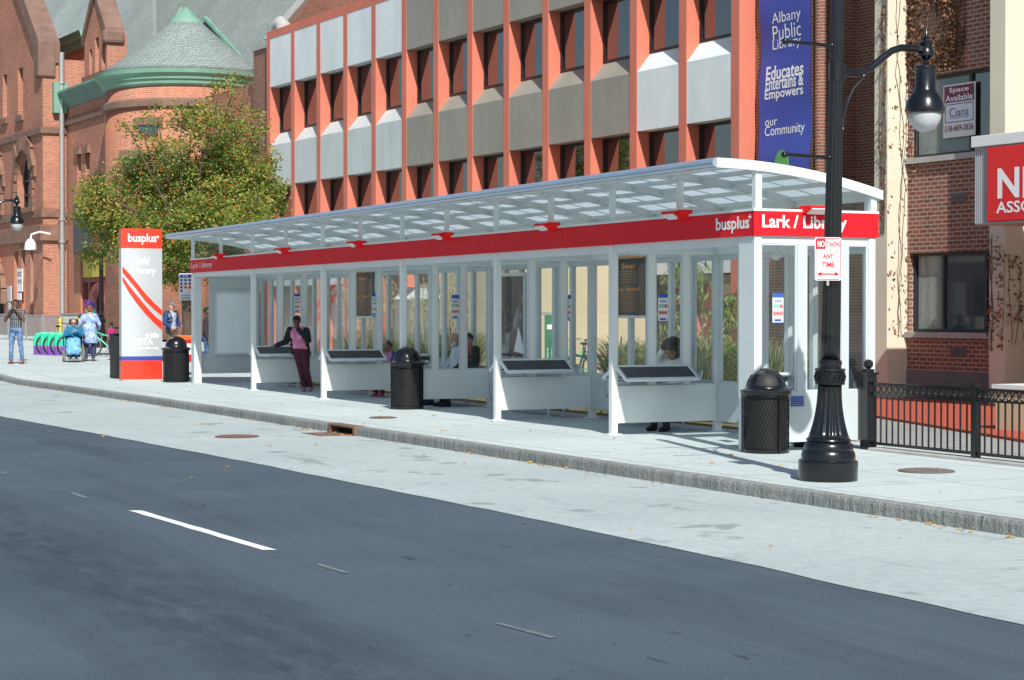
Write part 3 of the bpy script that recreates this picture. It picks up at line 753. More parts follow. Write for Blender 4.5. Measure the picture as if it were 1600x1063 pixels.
ban_text('Educates', 1195, 1254, 100.5, 123, .02); ban_text('Entertains &', 1195, 1254, 117, 139, .02); ban_text('Empowers', 1194, 1253, 137, 157, .02)
ban_text('our', 1194, 1212, 188, 197, 0); ban_text('Community', 1194, 1254, 194, 215, 0)
mb = MB(); yy, zz = RF.px(1222.5, 257, d=.38); mb.lathe([(.30, 0), (.30, .012)], 28); mb.v = [Vector((-.05-p.z, yy-by+p.x*.92, zz+p.y*1.15)) for p in mb.v]
mb.build('green_disc', pm('banner_green', (.12, .40, .12), .6), bt)
mb = MB()
for zz_ in (4.98, 10.9): mb.tube([(.0, BW/2+.02, zz_), (.0, -BW/2-.05, zz_)], .02, 8); mb.tube([(.12, 0, zz_), (0, 0, zz_)], .02, 8)
mb.build('banner_rod', M['galv'], bt)

# ================================================================== BRICK OFFICE ON THE RIGHT
M['brickO'] = brick_mat('office_brick', (.31, .12, .08), (.21, .08, .055), (.42, .38, .33), .21, .082, .011, .18)
M['cream'] = pm('cream_stucco', (.66, .62, .49), .85, 0, .08, .6, .25, 40)
M['plinth'] = pm('dark_stone_plinth', (.17, .17, .165), .9, 0, .25, 1.2, .3, 30)
M['blind'] = pm('window_blind', (.30, .36, .37), .7, 0, .05, .8)
M['winframe'] = pm('dark_window_frame', (.025, .03, .035), .45)
m, nt, b = new_mat('blue_office_glass'); M['oglass'] = m
b.inputs['Base Color'].default_value = (.05, .075, .09, 1); b.inputs['Roughness'].default_value = .04; b.inputs['IOR'].default_value = 1.7
m, nt, b = new_mat('pale_office_glass'); M['pglass'] = m
b.inputs['Base Color'].default_value = (.20, .245, .24, 1); b.inputs['Roughness'].default_value = .08
OF = Frame(depth(1470, 36.5), BA)
OB = thing('brick_office', (OF.o.x, OF.o.y, 0), BA, 'brown brick office with cream columns and dark framed windows behind the black fence', 'office building')
CD = -.48
c1a, c1b = OF.px(1365, d=CD), OF.px(1386, d=CD); CWD = c1a-c1b
c2a = OF.px(1545, d=CD); PIT = c1a-c2a
HT = 10.6; ZS1, ZT1, ZS2, ZT2 = 1.30, 2.82, 4.66, 6.2
def opart(mb, name, mat, parent=OB, **kw): return mb.build(name, mat, parent, **kw)
cols_y = [c1a-PIT*i for i in range(4)]
for y in cols_y: opart(MB().box((CD, y-CWD, 0), (.4, y, HT)), 'column', M['cream'], bev=.01)
for bi in range(3):
    ya, yb = cols_y[bi]-CWD-.002, cols_y[bi+1]+.002            # left (far) and right (near) edge of the bay
    rec = .14
    opart(MB().box((0, yb, 0), (.4, ya, .55)), 'plinth', M['plinth'])
    for za, zb in ((.55, ZS1), (ZT1, ZS2), (ZT2, HT)): opart(MB().box((.02, yb, za), (.4, ya, zb)), 'brick_wall', M['brickO'])
    wl = ya-.06; wr = yb+.1
    sides = MB(); sides.box((.02, wl, ZS1), (.4, ya, ZT1)); sides.box((.02, yb, ZS1), (.4, wr, ZT1)); sides.box((.02, wl, ZS2), (.4, ya, ZT2)); sides.box((.02, yb, ZS2), (.4, wr, ZT2)); opart(sides, 'brick_jamb', M['brickO'])
    for (za, zb, up) in ((ZS1, ZT1, False), (ZS2, ZT2, True)):
        opart(MB().box((-.06, yb+.002, za-.11), (.2, ya-.002, za)), 'window_sill', M['capstone'])
        f = MB(); x0, x1 = .12, .22; t = .06
        f.box((x0, wr, za), (x1, wr+t, zb)); f.box((x0, wl-t, za), (x1, wl, zb)); f.box((x0, wr+t, za), (x1, wl-t, za+t)); f.box((x0, wr+t, zb-t), (x1, wl-t, zb))
        fr_ = [.32, .76] if not up else [.60, .84]
        ed = [wl-t]+[wl-(wl-wr)*q for q in fr_]+[wr+t]
        for q in ed[1:-1]: f.box((x0+.005, q-.035, za+t), (x1-.01, q+.035, zb-t))
        w = opart(f, 'window', M['winframe'])
        for k in range(3):
            mm = (M['pglass'], M['oglass'], M['oglass'])[k] if not up else (M['pglass'], M['offglass'], M['offglass'])[k]
            MB().box((x0+.05, ed[k+1]+.03, za+t), (x0+.065, ed[k]-.03, zb-t)).build('pane', mm, w)
    for zz in (.85, 3.75): 
        mb = MB(); yv = ya-(ya-yb)*.52; mb.box((-.0, yv-.2, zz), (.05, yv+.2, zz+.16))
        for k in range(4): mb.box((-.015, yv-.19, zz+.02+k*.035), (.0, yv+.19, zz+.035+k*.035))
        opart(mb, 'wall_vent', M['plinth'])
opart(MB().box((.401, cols_y[-1]-CWD, 0), (1.55, c1a-.02, HT)), 'side_wall', M['brickO'])
opart(MB().box((1.551, cols_y[-1]-CWD, 0), (14, c1a-.02, 16.8)), 'unseen_shade_block', M['brickO'])  # unseen tall block, added to throw shade on the library's recessed brick
opart(MB().box((CD-.1, cols_y[-1]-CWD-.1, HT), (1.548, c1a+.1, HT+.3)), 'parapet', M['capstone'])
# letting poster in the upper window
pa, pb = OF.px(1474, d=.12), OF.px(1524, d=.12)
(_, zt), (_, zb) = OF.px(1500, 131, d=.12), OF.px(1500, 215, d=.12)
zt = OF.px(1500, 131, d=.10)[1]; zb = OF.px(1500, 214, d=.10)[1]
pc = (pa+pb)/2; pw = abs(pa-pb); ph = zt-zb
pt = thing('letting_poster', tuple(OF.o+OF.x*.10+OF.y*pc)+(0,), BA, 'white space available poster with a plum heading in the upper office window', 'poster')
MB().box((0, -pw/2, zb), (.012, pw/2, zt)).build('poster_board', M['paper'], pt)
plum = pm('plum_print', (.20, .03, .09), .6)
MB().box((-.004, -pw/2+.03, zt-ph*.34), (-.001, pw/2-.03, zt-.03)).build('plum_heading', plum, pt)
mb = MB(); letters(mb, 'Space', (-.005, 0, zt-ph*.12), pw*.62, ph*.12, FACE_STREET, .015); letters(mb, 'Available', (-.005, 0, zt-ph*.26), pw*.85, ph*.12, FACE_STREET, .015); mb.build('lettering', M['lettering'], pt)
mb = MB()
mb.box((-.004, -pw/2+.05, zt-ph*.385), (-.001, pw/2-.05, zt-ph*.37)); mb.box((-.004, -pw/2+.05, zb+ph*.28), (-.001, pw/2-.05, zb+ph*.295))
mb.box((-.004, -pw/2+.05, zb+ph*.28), (-.001, -pw/2+.065, zt-ph*.37)); mb.box((-.004, pw/2-.065, zb+ph*.28), (-.001, pw/2-.05, zt-ph*.37))
letters(mb, 'Ciana', (-.002, 0, zb+ph*.47), pw*.6, ph*.17, FACE_STREET, 0); mb.box((-.004, -pw*.3, zb+ph*.355), (-.001, pw*.3, zb+ph*.365)); mb.build('agent_name', M['bluesign'], pt)
mb = MB(); letters(mb, '518-469-2836', (-.002, 0, zb+ph*.17), pw*.9, ph*.12, FACE_STREET, .012); mb.build('phone_number', plum, pt)
# red sign of the office on its projecting fascia
M['corr'] = pm('corrugated_grey', (.50, .53, .55), .5, .2, .08, 2)
SD = -1.9
sa, sr = OF.px(1522, d=SD), OF.px(1545, d=SD); se = sr-3.4
zt_, zb_ = OF.px(1545, 232, d=SD)[1], OF.px(1545, 347, d=SD)[1]
sg = thing('red_office_sign', tuple(OF.o+OF.x*SD)+(0,), BA, 'bright red office sign box with white letters under a grey metal cap', 'sign')
MB().box((.02, se-.2, zb_-.04), (1.38, sa, zt_+.03)).build('sign_box', M['corr'], sg)
mb = MB()
for k in range(7): mb.box((-.012, sr+.02+(sa-sr-.02)*k/7, zb_-.02), (.02, sr+.02+(sa-sr-.02)*(k+.55)/7, zt_+.02))
mb.build('corrugated_end', M['corr'], sg)
MB().box((-.06, se-.25, zt_+.03), (1.38, sa+.03, zt_+.22)).build('sign_cap', M['paper'], sg, bev=.01)
fc = MB().box((-.06, se, zb_), (.0, sr, zt_)).build('red_face', pm('sign_red', (.72, .015, .015), .3, 0, .03), sg, bev=.012)
mb = MB()
def sg_t(body, pa, pb, y0_, y1_, bold, anchor=None):
    ya_, z1_ = OF.px(pa, y0_, d=SD-.06); yb2, _ = OF.px(pb, y0_, d=SD-.06); z0_ = OF.px(pa, y1_, d=SD-.06)[1]
    letters(mb, body, (-.062, (ya_+yb2)/2, (z0_+z1_)/2), abs(ya_-yb2), z1_-z0_, FACE_STREET, bold)
sg_t('N', 1558, 1592, 264, 311, .03); sg_t('E', 1597.5, 1622, 261, 310, .03); sg_t('ASSOC', 1556, 1630, 316, 334, .02)
mb.build('lettering', M['lettering'], sg)
# stair cheek wall beneath the sign
cb = ground(1556, 673); cb2 = OF.py(1556, ly=(Vector((cb.x, cb.y))-OF.o).dot(OF.y))
lx = (Vector((cb.x, cb.y))-OF.o).dot(OF.x); ly = (Vector((cb.x, cb.y))-OF.o).dot(OF.y)
sw = thing('stair_wall', tuple(OF.o)+(0,), BA, 'low tan stucco stair wall with a pale ledge beside the red mulch', 'stair wall')
MB().box((lx, ly-3.5, 0), (-.5, ly, .60)).build('wall', M['tan'], sw)
MB().box((lx-.04, ly-3.5, .60), (-.5, ly+.04, .66)).build('ledge', M['paper'], sw)
# dry ivy on the walls
def ivy(name, label, spots, seed):
    rr = random.Random(seed); mb = MB(); lv = MB(); rn = []
    for (d, ya, yb, za, zb, n, ax) in spots:
        for s in range(max(2, n//60)):                         # stems
            u = rr.uniform(0, 1); z = za; pts = []
            while z < zb:
                uu = min(1, max(0, u)); p = (d-.012, ya+(yb-ya)*uu, z) if ax == 'y' else (ya+(yb-ya)*uu, d-.012, z)
                pts.append(p); z += rr.uniform(.15, .35); u += rr.uniform(-.12, .12)
            if len(pts) > 2: mb.tube(pts, .006, 4)
        for k in range(n):
            u = rr.random(); v = rr.random(); q = .018+.034*rr.random(); cx = math.sin(u*7+v*4)+math.sin(v*11+d)
            if cx < rr.uniform(-1.6, 1.2): continue
            z = za+(zb-za)*v; off = rr.uniform(.01, .07)
            c = Vector((d-off, ya+(yb-ya)*u, z)) if ax == 'y' else Vector((ya+(yb-ya)*u, d-off, z))
            e1 = Vector((rr.uniform(-1, 1), rr.uniform(-1, 1), rr.uniform(-1, 1))).normalized()*q; e2 = e1.cross(Vector((rr.uniform(-1, 1), rr.uniform(-1, 1), rr.uniform(-1, 1)))).normalized()*q*.7
            lv.add([c-e1, c+e2, c+e1, c-e2], [(0, 1, 2, 3)]); rn.append(rr.random())
    t = thing(name, tuple(OF.o)+(0,), BA, label, 'dry ivy', 'dry ivy on the office walls')
    mb.build('stems', pm('vine_stem', (.10, .06, .035), .9) if 'vine_stem' not in MATS else MATS['vine_stem'], t)
    lv.build('leaves', M['ivy'], t, rnd=rn, recalc=False)
M['ivy'] = leaf_mat('dry_ivy_leaf', ((0, (.12, .07, .045)), (.5, (.25, .125, .07)), (.8, (.38, .17, .09)), (1, (.10, .10, .04))), .8, .2)
y_c1 = cols_y[0]-CWD; y_c2 = cols_y[1]
ivy('dry_ivy', 'brown dry ivy creeping up the cream column next to the recessed wall', [(CD-.001, cols_y[0]-CWD*.45, y_c1-.0, 3.2, 8.5, 300, 'y'), (y_c1, CD, 0, 1.2, 8.5, 210, 'x')], 5)
ivy('dry_ivy', 'thick rust brown dry ivy over the top office brickwork above the upper window', [(.02, cols_y[0]-CWD, y_c2+(y_c1-y_c2)*.42, 6.25, 8.6, 3600, 'y'), (.02, cols_y[0]-CWD, y_c1-.35, 4.4, 6.3, 160, 'y')], 6)
ivy('dry_ivy', 'dry ivy clump on the second cream column under the red sign', [(CD, cols_y[1], cols_y[1]-CWD, 1.0, 3.1, 260, 'y'), (cols_y[1]-CWD, CD, -.1, 1.1, 2.7, 160, 'x')], 8)

# ================================================================== OLD BRICK ARMORY, FAR LEFT
M['brickA'] = brick_mat('armory_brick', (.51, .195, .12), (.33, .125, .08), (.48, .32, .24), .21, .08, .010, .25, .25, .85, .3, (.52, .17, .09))
M['brown'] = pm('brownstone', (.205, .125, .095), .9, 0, .25, 1.5, .8, 6)
M['roughstone'] = pm('rough_brownstone', (.24, .13, .09), .95, 0, .35, 2.5, 1, 3.5)
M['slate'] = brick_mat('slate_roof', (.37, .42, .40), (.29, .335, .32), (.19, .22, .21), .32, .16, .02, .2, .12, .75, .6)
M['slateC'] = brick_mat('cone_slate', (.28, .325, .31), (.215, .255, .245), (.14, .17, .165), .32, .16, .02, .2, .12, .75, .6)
M['copper'] = pm('green_copper', (.19, .37, .275), .6, .0, .22, .5)
M['copperD'] = pm('dark_copper', (.12, .23, .20), .6, .0, .25, .5)
AF = Frame(depth(68, 94), BA); AL = .48
AR = thing('armory', (AF.o.x, AF.o.y, AL), BA, 'old red brick armory with slate roofs, green copper eaves and a round corner turret', 'armory building')
def apart(mb, name, mat, parent=AR, **kw): return mb.build(name, mat, parent, **kw)
def az(px, py, d): y, z = AF.px(px, py, d); return y, z-AL
WD = 1.16                                                      # wing set back behind the tower
def opening_wall(x0, x1, ya, yb, za, zb, holes):
    """a wall as boxes round rectangular holes (y0, y1, z0, z1)"""
    mb = MB(); ysx = sorted({ya, yb}|{h[0] for h in holes}|{h[1] for h in holes})
    for a, b_ in zip(ysx, ysx[1:]):
        hs = sorted([(h[2], h[3]) for h in holes if h[0] <= a+1e-6 and h[1] >= b_-1e-6]); z = za
        for (p, q) in hs:
            if p > z: mb.box((x0, a, z), (x1, b_, p))
            z = q
        if z < zb: mb.box((x0, a, z), (x1, b_, zb))
    return mb
def hole(pl, pr, yt, yb_, d):
    ya_, z1 = az(pl, yt, d); yb2, _ = az(pr, yt, d); _, z0 = az((pl+pr)/2, yb_, d); return [min(ya_, yb2), max(ya_, yb2), z0, z1]
ztw = az(68, 92, 0)[1]
TL = 17.0                                                      # tower width
holes = [hole(6, 12.5, 96, 186, 0), hole(29.5, 37.5, 90, 181, 0), hole(27.5, 52, 238, 326, 0), hole(-22, 3, 250, 332, 0), hole(22.5, 29, 393, 500, 0), hole(34, 39.5, 391, 500, 0), hole(48, 52.5, 390, 500, 0), hole(-25, 6, 425, 530, 0)]
apart(opening_wall(0, .7, 0, TL, 0, ztw, holes), 'tower_wall', M['brickA'])
apart(MB().box((.9, .02, 0), (9, TL, ztw)), 'tower_core', M['brickA'])
apart(MB().box((.701, 0, 0), (WD+3, .9, ztw)), 'tower_side', M['brickA'])
gh = az(40, 0, 0)
slope = (gh[1]-ztw)/(gh[0]-0)
ap = (TL/2, ztw+slope*TL/2*.9)
apart(MB().prism([(.02, -.0, ztw), (.02, TL, ztw), (.02, ap[0], ap[1])], (.9, 0, 0)), 'gable', M['brickA'])
mb = MB(); mb.prism([(-.22, -.12, ztw-.2), (-.22, -.12, ztw+.8), (-.22, ap[0], ap[1]+.7), (-.22, ap[0], ap[1]-.25)], (1.05, 0, 0)); apart(mb, 'gable_coping', M['brown'])
apart(MB().box((-.25, -.15, ztw-.9), (.62, .8, ztw+.9)), 'kneeler', M['brown'], bev=.08)
for (yt, th, out, mm) in ((199, .30, .14, 'brown'), (326, .42, .10, 'roughstone'), (352, .75, .20, 'roughstone')):
    z = az(68, yt, 0)[1]; apart(MB().box((-out, -out, z-th), (.0, TL, z)).box((0, -out, z-th), (WD+.0, 0, z)), 'stone_band', M[mm])
z = az(68, 496, 0)[1]; apart(MB().box((-.25, -.25, 0), (-.0, TL, z)).box((0, -.25, 0), (WD, 0, z)), 'stone_base', M['roughstone'])
# arched window with rough voussoirs, glazed
def arch_window(h, d, parent):
    ya_, yb2, z0, z1 = h; yc = (ya_+yb2)/2; r_ = (yb2-ya_)/2
    f = MB(); f.box((d+.35, ya_, z0), (d+.45, yb2, z0+.12)); n = 12
    zs = z1-r_*1.0
    arcp = [(yc+math.cos(math.pi*k/n)*r_, zs+math.sin(math.pi*k/n)*r_*1.0) for k in range(n+1)]
    for (a, b_), (a2, b2) in zip(arcp, arcp[1:]): f.bar((d+.4, a, b_), (d+.4, a2, b2), .14, .1, up=(1, 0, 0))
    for q in (-.97, 0, .97): f.box((d+.36, yc+q*r_-.06, z0+.12), (d+.44, yc+q*r_+.06, zs+(r_ if q == 0 else 0)))
    for zz in (z0+(zs-z0)*.5, zs): f.box((d+.35, ya_, zz-.05), (d+.45, yb2, zz+.05))
    w = apart(f, 'arched_window', M['winframe'], parent)
    MB().box((d+.46, ya_, z0), (d+.48, yb2, z1)).build('pane', M['oglass'], w)
    # corner spandrels that round the opening
    for sgn in (-1, 1):
        pts = [(d+.01, yc+sgn*math.cos(t)*r_, zs+math.sin(t)*r_) for t in [k*math.pi/16 for k in range(9)]]+[(d+.01, yc+sgn*r_, z1+.01)]
        pts = [(d+.01, yc+sgn*r_*1.0, z1)]+pts[:9]
        mb = MB(); mb.prism(pts, (.6, 0, 0)); apart(mb, 'arch_spandrel', M['brickA'])
    mb = MB(); rr = random.Random(4)
    for k in range(13):
        t0, t1 = math.pi*k/13, math.pi*(k+.93)/13; ro = r_*(1.42+rr.uniform(-.06, .1)); dp = .12+rr.uniform(0, .12)
        q = [(d-dp, yc+math.cos(t)*q_, zs+math.sin(t)*q_) for t, q_ in ((t0, r_), (t0, ro), (t1, ro), (t1, r_))]
        mb.prism(q, (dp+.05, 0, 0))
    zz = z0
    while zz < zs-.2:
        for sgn in (-1, 1): mb.box((d-.1-rr.uniform(0, .1), yc+sgn*r_*1.0, zz), (d+.02, yc+sgn*r_*(1.3+rr.uniform(-.1, .12)), zz+.42))
        zz += .45
    mb.box((d-.2, ya_-.6, z0-.25), (d+.3, yb2+.6, z0)); apart(mb, 'rough_surround', M['roughstone'])
arch_window(holes[2], 0, AR); arch_window(holes[3], 0, AR)
for h in holes[:2]+holes[4:7]:
    MB_ = MB().box((.45, h[0], h[2]), (.55, h[1], h[3])); apart(MB_, 'slit_window', M['offglass'])
    apart(MB().box((-.15, h[0]-.2, h[2]-.3), (.3, h[1]+.2, h[2])), 'slit_sill', M['roughstone'])
apart(MB().box((-.1, holes[4][0]-.6, holes[4][3]), (.3, holes[6][0]-.2+1.2, holes[4][3]+.45)) , 'slit_lintel', M['roughstone'])
h = holes[7]; apart(MB().box((.5, h[0], h[2]), (.6, h[1], h[3])), 'dark_doorway', M['dark'])
mb = MB(); rr = random.Random(9); yc = (h[0]+h[1])/2; r_ = (h[1]-h[0])/2
for k in range(11):
    t0, t1 = math.pi*k/11, math.pi*(k+.92)/11; ro = r_*1.35
    mb.prism([(-.25-rr.uniform(0, .1), yc+math.cos(t)*q_, h[3]-1.8+math.sin(t)*q_) for t, q_ in ((t0, r_*.98), (t0, ro), (t1, ro), (t1, r_*.98))], (.3, 0, 0))
apart(mb, 'rough_surround', M['roughstone'])
# small things fixed on the tower wall
y_, z_ = az(31.5, 420, -.12); y2_, z2_ = az(31.5, 456, -.12)
bx = thing('box_office_sign', tuple(AF.o+AF.x*-.12+AF.y*y_)+(AL,), BA, 'white box office sign hung on the armory tower wall', 'sign')
MB().box((-.02, -.52, z2_), (.02, .52, z_)).build('sign_board', M['paper'], bx)
mb = MB(); letters(mb, 'BOX', (-.021, 0, z_-.28), .8, .26, FACE_STREET, .03); letters(mb, 'OFFICE', (-.021, 0, z_-.66), .85, .22, FACE_STREET, .02); mb.build('lettering', M['black'], bx)
MB().box((-.02, -.25, z2_-.42), (.02, .52, z2_-.06)).build('lower_board', M['paper'], bx)
mb = MB(); y_, z_ = az(14, 456, -.12); mb.box((-.12, y_-.35, z_-.5), (-.05, y_+.35, z_+.3)); mb.box((-.12, y_-.2, z_-1.0), (-.05, y_+.2, z_-.55))
o = mb.build('notice_box', M['corr']); o.location = (AF.o.x, AF.o.y, AL); o.rotation_euler = (0, 0, BA); tag(o, 'small grey notice box on the armory tower left of the white sign', 'notice box')
wl = MB(); y_, z_ = az(48, 386, -.9); wl.lathe([(.0, .5), (.12, .48), (.25, .3), (.30, 0), (.28, -.05)], 14, (-.9, y_, z_-.1)); wl.tube([(-.9, y_, z_+.3), (-.85, y_, z_+.6), (-.5, y_-.2, z_+.72), (0, y_-.3, z_+.62)], .05, 8)
o = wl.build('wall_lamp', M['paper'], smooth=True); o.location = (AF.o.x, AF.o.y, AL); o.rotation_euler = (0, 0, BA); tag(o, 'white gooseneck lamp fixed on the armory tower', 'wall lamp')
# wing between the tower and the turret
ycut = AF.px(200, d=WD); zev = az(140, 151, WD)[1]
wh = [hole(121.5, 127.5, 243, 300, WD), hole(134, 141, 241, 300, WD), hole(180, 186, 196, 225, WD), hole(126, 172, 398, 540, WD)]
wh[3][2] = 0
apart(opening_wall(WD, WD+.7, ycut, .0, 0, zev, wh), 'wing_wall', M['brickA'])
for h in wh[:3]:
    apart(MB().box((WD+.45, h[0], h[2]), (WD+.55, h[1], h[3])), 'slit_window', M['offglass']); apart(MB().box((WD-.15, h[0]-.15, h[3]), (WD+.3, h[1]+.15, h[3]+.35)), 'slit_lintel', M['roughstone'])
apart(MB().box((WD+.8, ycut, 0), (WD+6, .0, zev)), 'wing_core', M['brickA'])
z = az(103, 189, WD)[1]; apart(MB().box((WD-.12, ycut, z-.3), (WD, .0, z)), 'stone_band', M['brown'])
# copper cornice in steps
def cornice(mb, x0, ya, yb, zt, prof):
    pts = [(x0-o_, ya, zt-dz) for o_, dz in prof]
    mb.prism(pts+[(x0, ya, zt-prof[-1][1]), (x0, ya, zt-prof[0][1])], (0, yb-ya, 0))
mb = MB(); cornice(mb, WD, ycut, -.02, zev+.55, [(.1, 0), (.50, -.0), (.55, .12), (.42, .28), (.32, .34), (.28, .5), (.12, .66), (.06, .8)]); apart(mb, 'copper_cornice', M['copperD'])
# drainpipe
pts = [AF.px(93.5, 84, WD-.35), AF.px(94.5, 150, WD-.3), AF.px(97.5, 170, WD-.1), AF.px(102.5, 505, WD-.1)]
P3 = [(WD-.3, -.28, z-AL) for (y, z) in pts]; mb = MB(); mb.tube(P3, .13, 10)
for (y, z) in (az(95, 133, WD-.3), az(101, 345, WD-.2), az(101.5, 380, WD-.2)): y = -.28; mb.tube([(WD-.3, y, z), (WD-.3, y, z+.12)], .19, 10)
apart(mb, 'drainpipe', M['galv'], smooth=True)
apart(MB().box((WD-.7, P3[1][1]-.1, P3[1][2]-.9), (WD-.05, P3[1][1]+.8, P3[1][2]+.6)), 'drain_box', M['copper'])
# upper wall with green eave behind the tower shoulder
y_a, z_a = az(86, 94, 3.2); y_b, _ = az(140, 94, 3.2)
apart(MB().box((3.2, y_b, 0), (3.6, y_a+.5, z_a)), 'upper_wall', M['brickA'])
mb = MB(); cornice(mb, 3.2, y_b, y_a+.5, z_a+.75, [(.1, 0), (.5, 0), (.4, .3), (.25, .35), (.2, .75)]); apart(mb, 'copper_cornice', M['copper'])
# entrance porch in maroon
M['maroon'] = pm('maroon_paint', (.22, .055, .055), .6, 0, .15, 1)
h = wh[3]; apart(MB().box((WD+.72, h[0]-.2, 0), (WD+.78, h[1]+.2, h[3])), 'doorway_back', M['dark'])
mb = MB(); w_ = h[1]-h[0]; yc = (h[0]+h[1])/2; zt = h[3]
for f_ in (0, .26, .74, .97): mb.box((WD+.1, h[0]+w_*f_, 0), (WD+.45, h[0]+w_*f_+w_*.035+.12, zt))
mb.box((WD+.12, h[0], zt-.25), (WD+.42, h[1], zt)); mb.box((WD+.12, h[0], zt-1.35), (WD+.42, h[1], zt-1.15))
r_ = w_*.26; zs = zt-1.35-r_-.2; ar = [(WD+.3, yc+math.cos(math.pi*k/12)*r_, zs+math.sin(math.pi*k/12)*r_) for k in range(13)]
mb.tube([(WD+.3, yc+r_, 0)]+ar+[(WD+.3, yc-r_, 0)], .28, 6); apart(mb, 'entrance_frame', M['maroon'])
ysg = MB().box((WD+.05, h[0]+w_*.12, zt-1.12), (WD+.1, h[1]-w_*.05, zt-.2)); apart(ysg, 'yellow_sign', pm('yellow_print', (.50, .42, .06), .6, 0, .25, 2))
bb_ = MB(); y_a, z_a = az(118, 322, WD-.5); y_b, z_b = az(141, 395, WD-.5); bb_.box((WD-.6, y_b, z_b), (WD-.4, y_a, z_a)); apart(bb_, 'dark_billboard', M['darkgrey'])
# dormer
d0 = WD-.15; yl_, zb_ = az(133.5, 132, d0); yr_, _ = az(163, 120, d0); zt_ = az(148, 62, d0)[1]; za_ = az(148, 2, d0)[1]
dmh = [hole(141, 145, 79, 131, d0), hole(150, 156, 50, 131, d0), hole(160.0, 166, 70, 129, d0)]
yr2 = AF.px(168.5, d=d0)
for h in dmh: h[2] = zb_+.3
dmh[2][0] = max(dmh[2][0], yr2+.15)
apart(opening_wall(d0, d0+.6, yr2, yl_, zb_-.3, zt_, [h for h in (dmh[0], dmh[2])]+[[dmh[1][0], dmh[1][1], dmh[1][2], zt_]]), 'dormer_wall', M['brickA'])
apart(MB().box((d0+.62, yr2+.02, zb_-.3), (d0+.7, yl_, zt_)), 'slit_window', M['offglass'])
apart(MB().box((d0+.61, yr2, zb_-.3), (d0+.95, yr2+.6, zt_)).box((d0+.71, yr2+.6, zb_-.3), (d0+.95, yl_, zt_)), 'dormer_side', M['brickA'])
ym = (yl_+yr2)/2
apart(MB().prism([(d0, yr2, zt_), (d0, ym, za_), (d0, yl_, zt_)], (.9, 0, 0)), 'dormer_gable', M['brickA'])
mb = MB()
for (ya_, zz_, yb2, zz2) in ((yr2-.1, zt_-.1, ym, za_+.4), (yl_+.1, zt_-.1, ym, za_+.4)):
    mb.prism([(d0-.12, ya_, zz_), (d0-.12, ya_, zz_+.38), (d0-.12, yb2, zz2+.25), (d0-.12, yb2, zz2-.12)], (.9, 0, 0))
apart(mb, 'dormer_coping', M['brown'])
apart(MB().box((d0-.2, yr2-.2, zt_-.45), (d0+.82, yr2+.3, zt_+.2)), 'kneeler', M['brown'], bev=.15)
apart(MB().box((d0-.15, yr2, zb_+.0), (d0+.2, yl_, zb_+.28)), 'stone_band', M['roughstone'])
# round turret
tz = 3.4; ty = AF.px(292, d=tz); TR = 3.55
Zc = (AF.o+AF.x*tz+AF.y*ty).dot(Vector((CS, CC)))
def tzz(py, off=0): return EYE+(HY-py)/3000*(Zc-off)-AL
zc = tzz(131, TR); ze = tzz(108, TR)
def ring(prof, n=64): return MB().lathe(prof, n, (tz, ty, 0))
tb = ring([(TR, 0), (TR, zc)]); apart(tb, 'turret_wall', M['brickA'], smooth='all')
zsb = tzz(157, TR)
apart(ring([(TR+.02, zsb-.3), (TR+.16, zsb-.25), (TR+.16, zsb), (TR+.02, zsb+.1)]), 'stone_band', M['brown'], smooth=True)
H_ = ze-zc
apart(ring([(TR, zc-.1), (TR+.15, zc), (TR+.18, zc+H_*.25), (TR+.26, zc+H_*.3), (TR+.28, zc+H_*.5), (TR+.44, zc+H_*.68), (TR+.48, zc+H_*.95), (TR+.35, zc+H_), (TR-.2, zc+H_+.05)]), 'copper_cornice', M['copper'], smooth=True)
zap = tzz(22)
cr = lambda t: TR+.32-(TR+.32-.75)*t
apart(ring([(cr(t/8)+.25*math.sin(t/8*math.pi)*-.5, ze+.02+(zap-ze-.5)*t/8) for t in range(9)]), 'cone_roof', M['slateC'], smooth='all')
apart(ring([(.80, zap-.62), (.70, zap-.35), (.05, zap+.25), (.0, zap+.28)]), 'copper_cap', M['copper'], smooth=True)
for a_ in (-.42, 1.0):
    th = -math.pi/2-CAM_A+a_; mb = MB()
for (pxw, yt, yb2) in ((232, 245, 300), (258, 195, 212), (292, 240, 300), (350, 245, 300)):
    # windows let into the turret
    a_ = math.asin(max(-.95, min(.95, (pxw-292)/32.6/TR))); th = math.pi+BA*0-CAM_A-BA+math.pi/2*0
    dirv = Vector((-math.sin(CAM_A+BA), -math.cos(CAM_A+BA), 0)); sid = Vector((math.cos(CAM_A+BA), -math.sin(CAM_A+BA), 0))
    nrm = dirv*math.cos(a_)+sid*math.sin(a_); tng = Vector((-nrm.y, nrm.x, 0))
    zt2 = tzz(yt, TR); zb2 = tzz(yb2, TR)
    mb = MB(); mb.obox(Vector((tz, ty, (zt2+zb2)/2))+nrm*(TR-.02), tng*.45, nrm*.06, Vector((0, 0, (zt2-zb2)/2))); o = apart(mb, 'turret_window', M['oglass'])
    mb = MB(); mb.obox(Vector((tz, ty, zt2+.15))+nrm*TR, tng*.65, nrm*.12, Vector((0, 0, .16))); apart(mb, 'window_lintel', M['brown'])
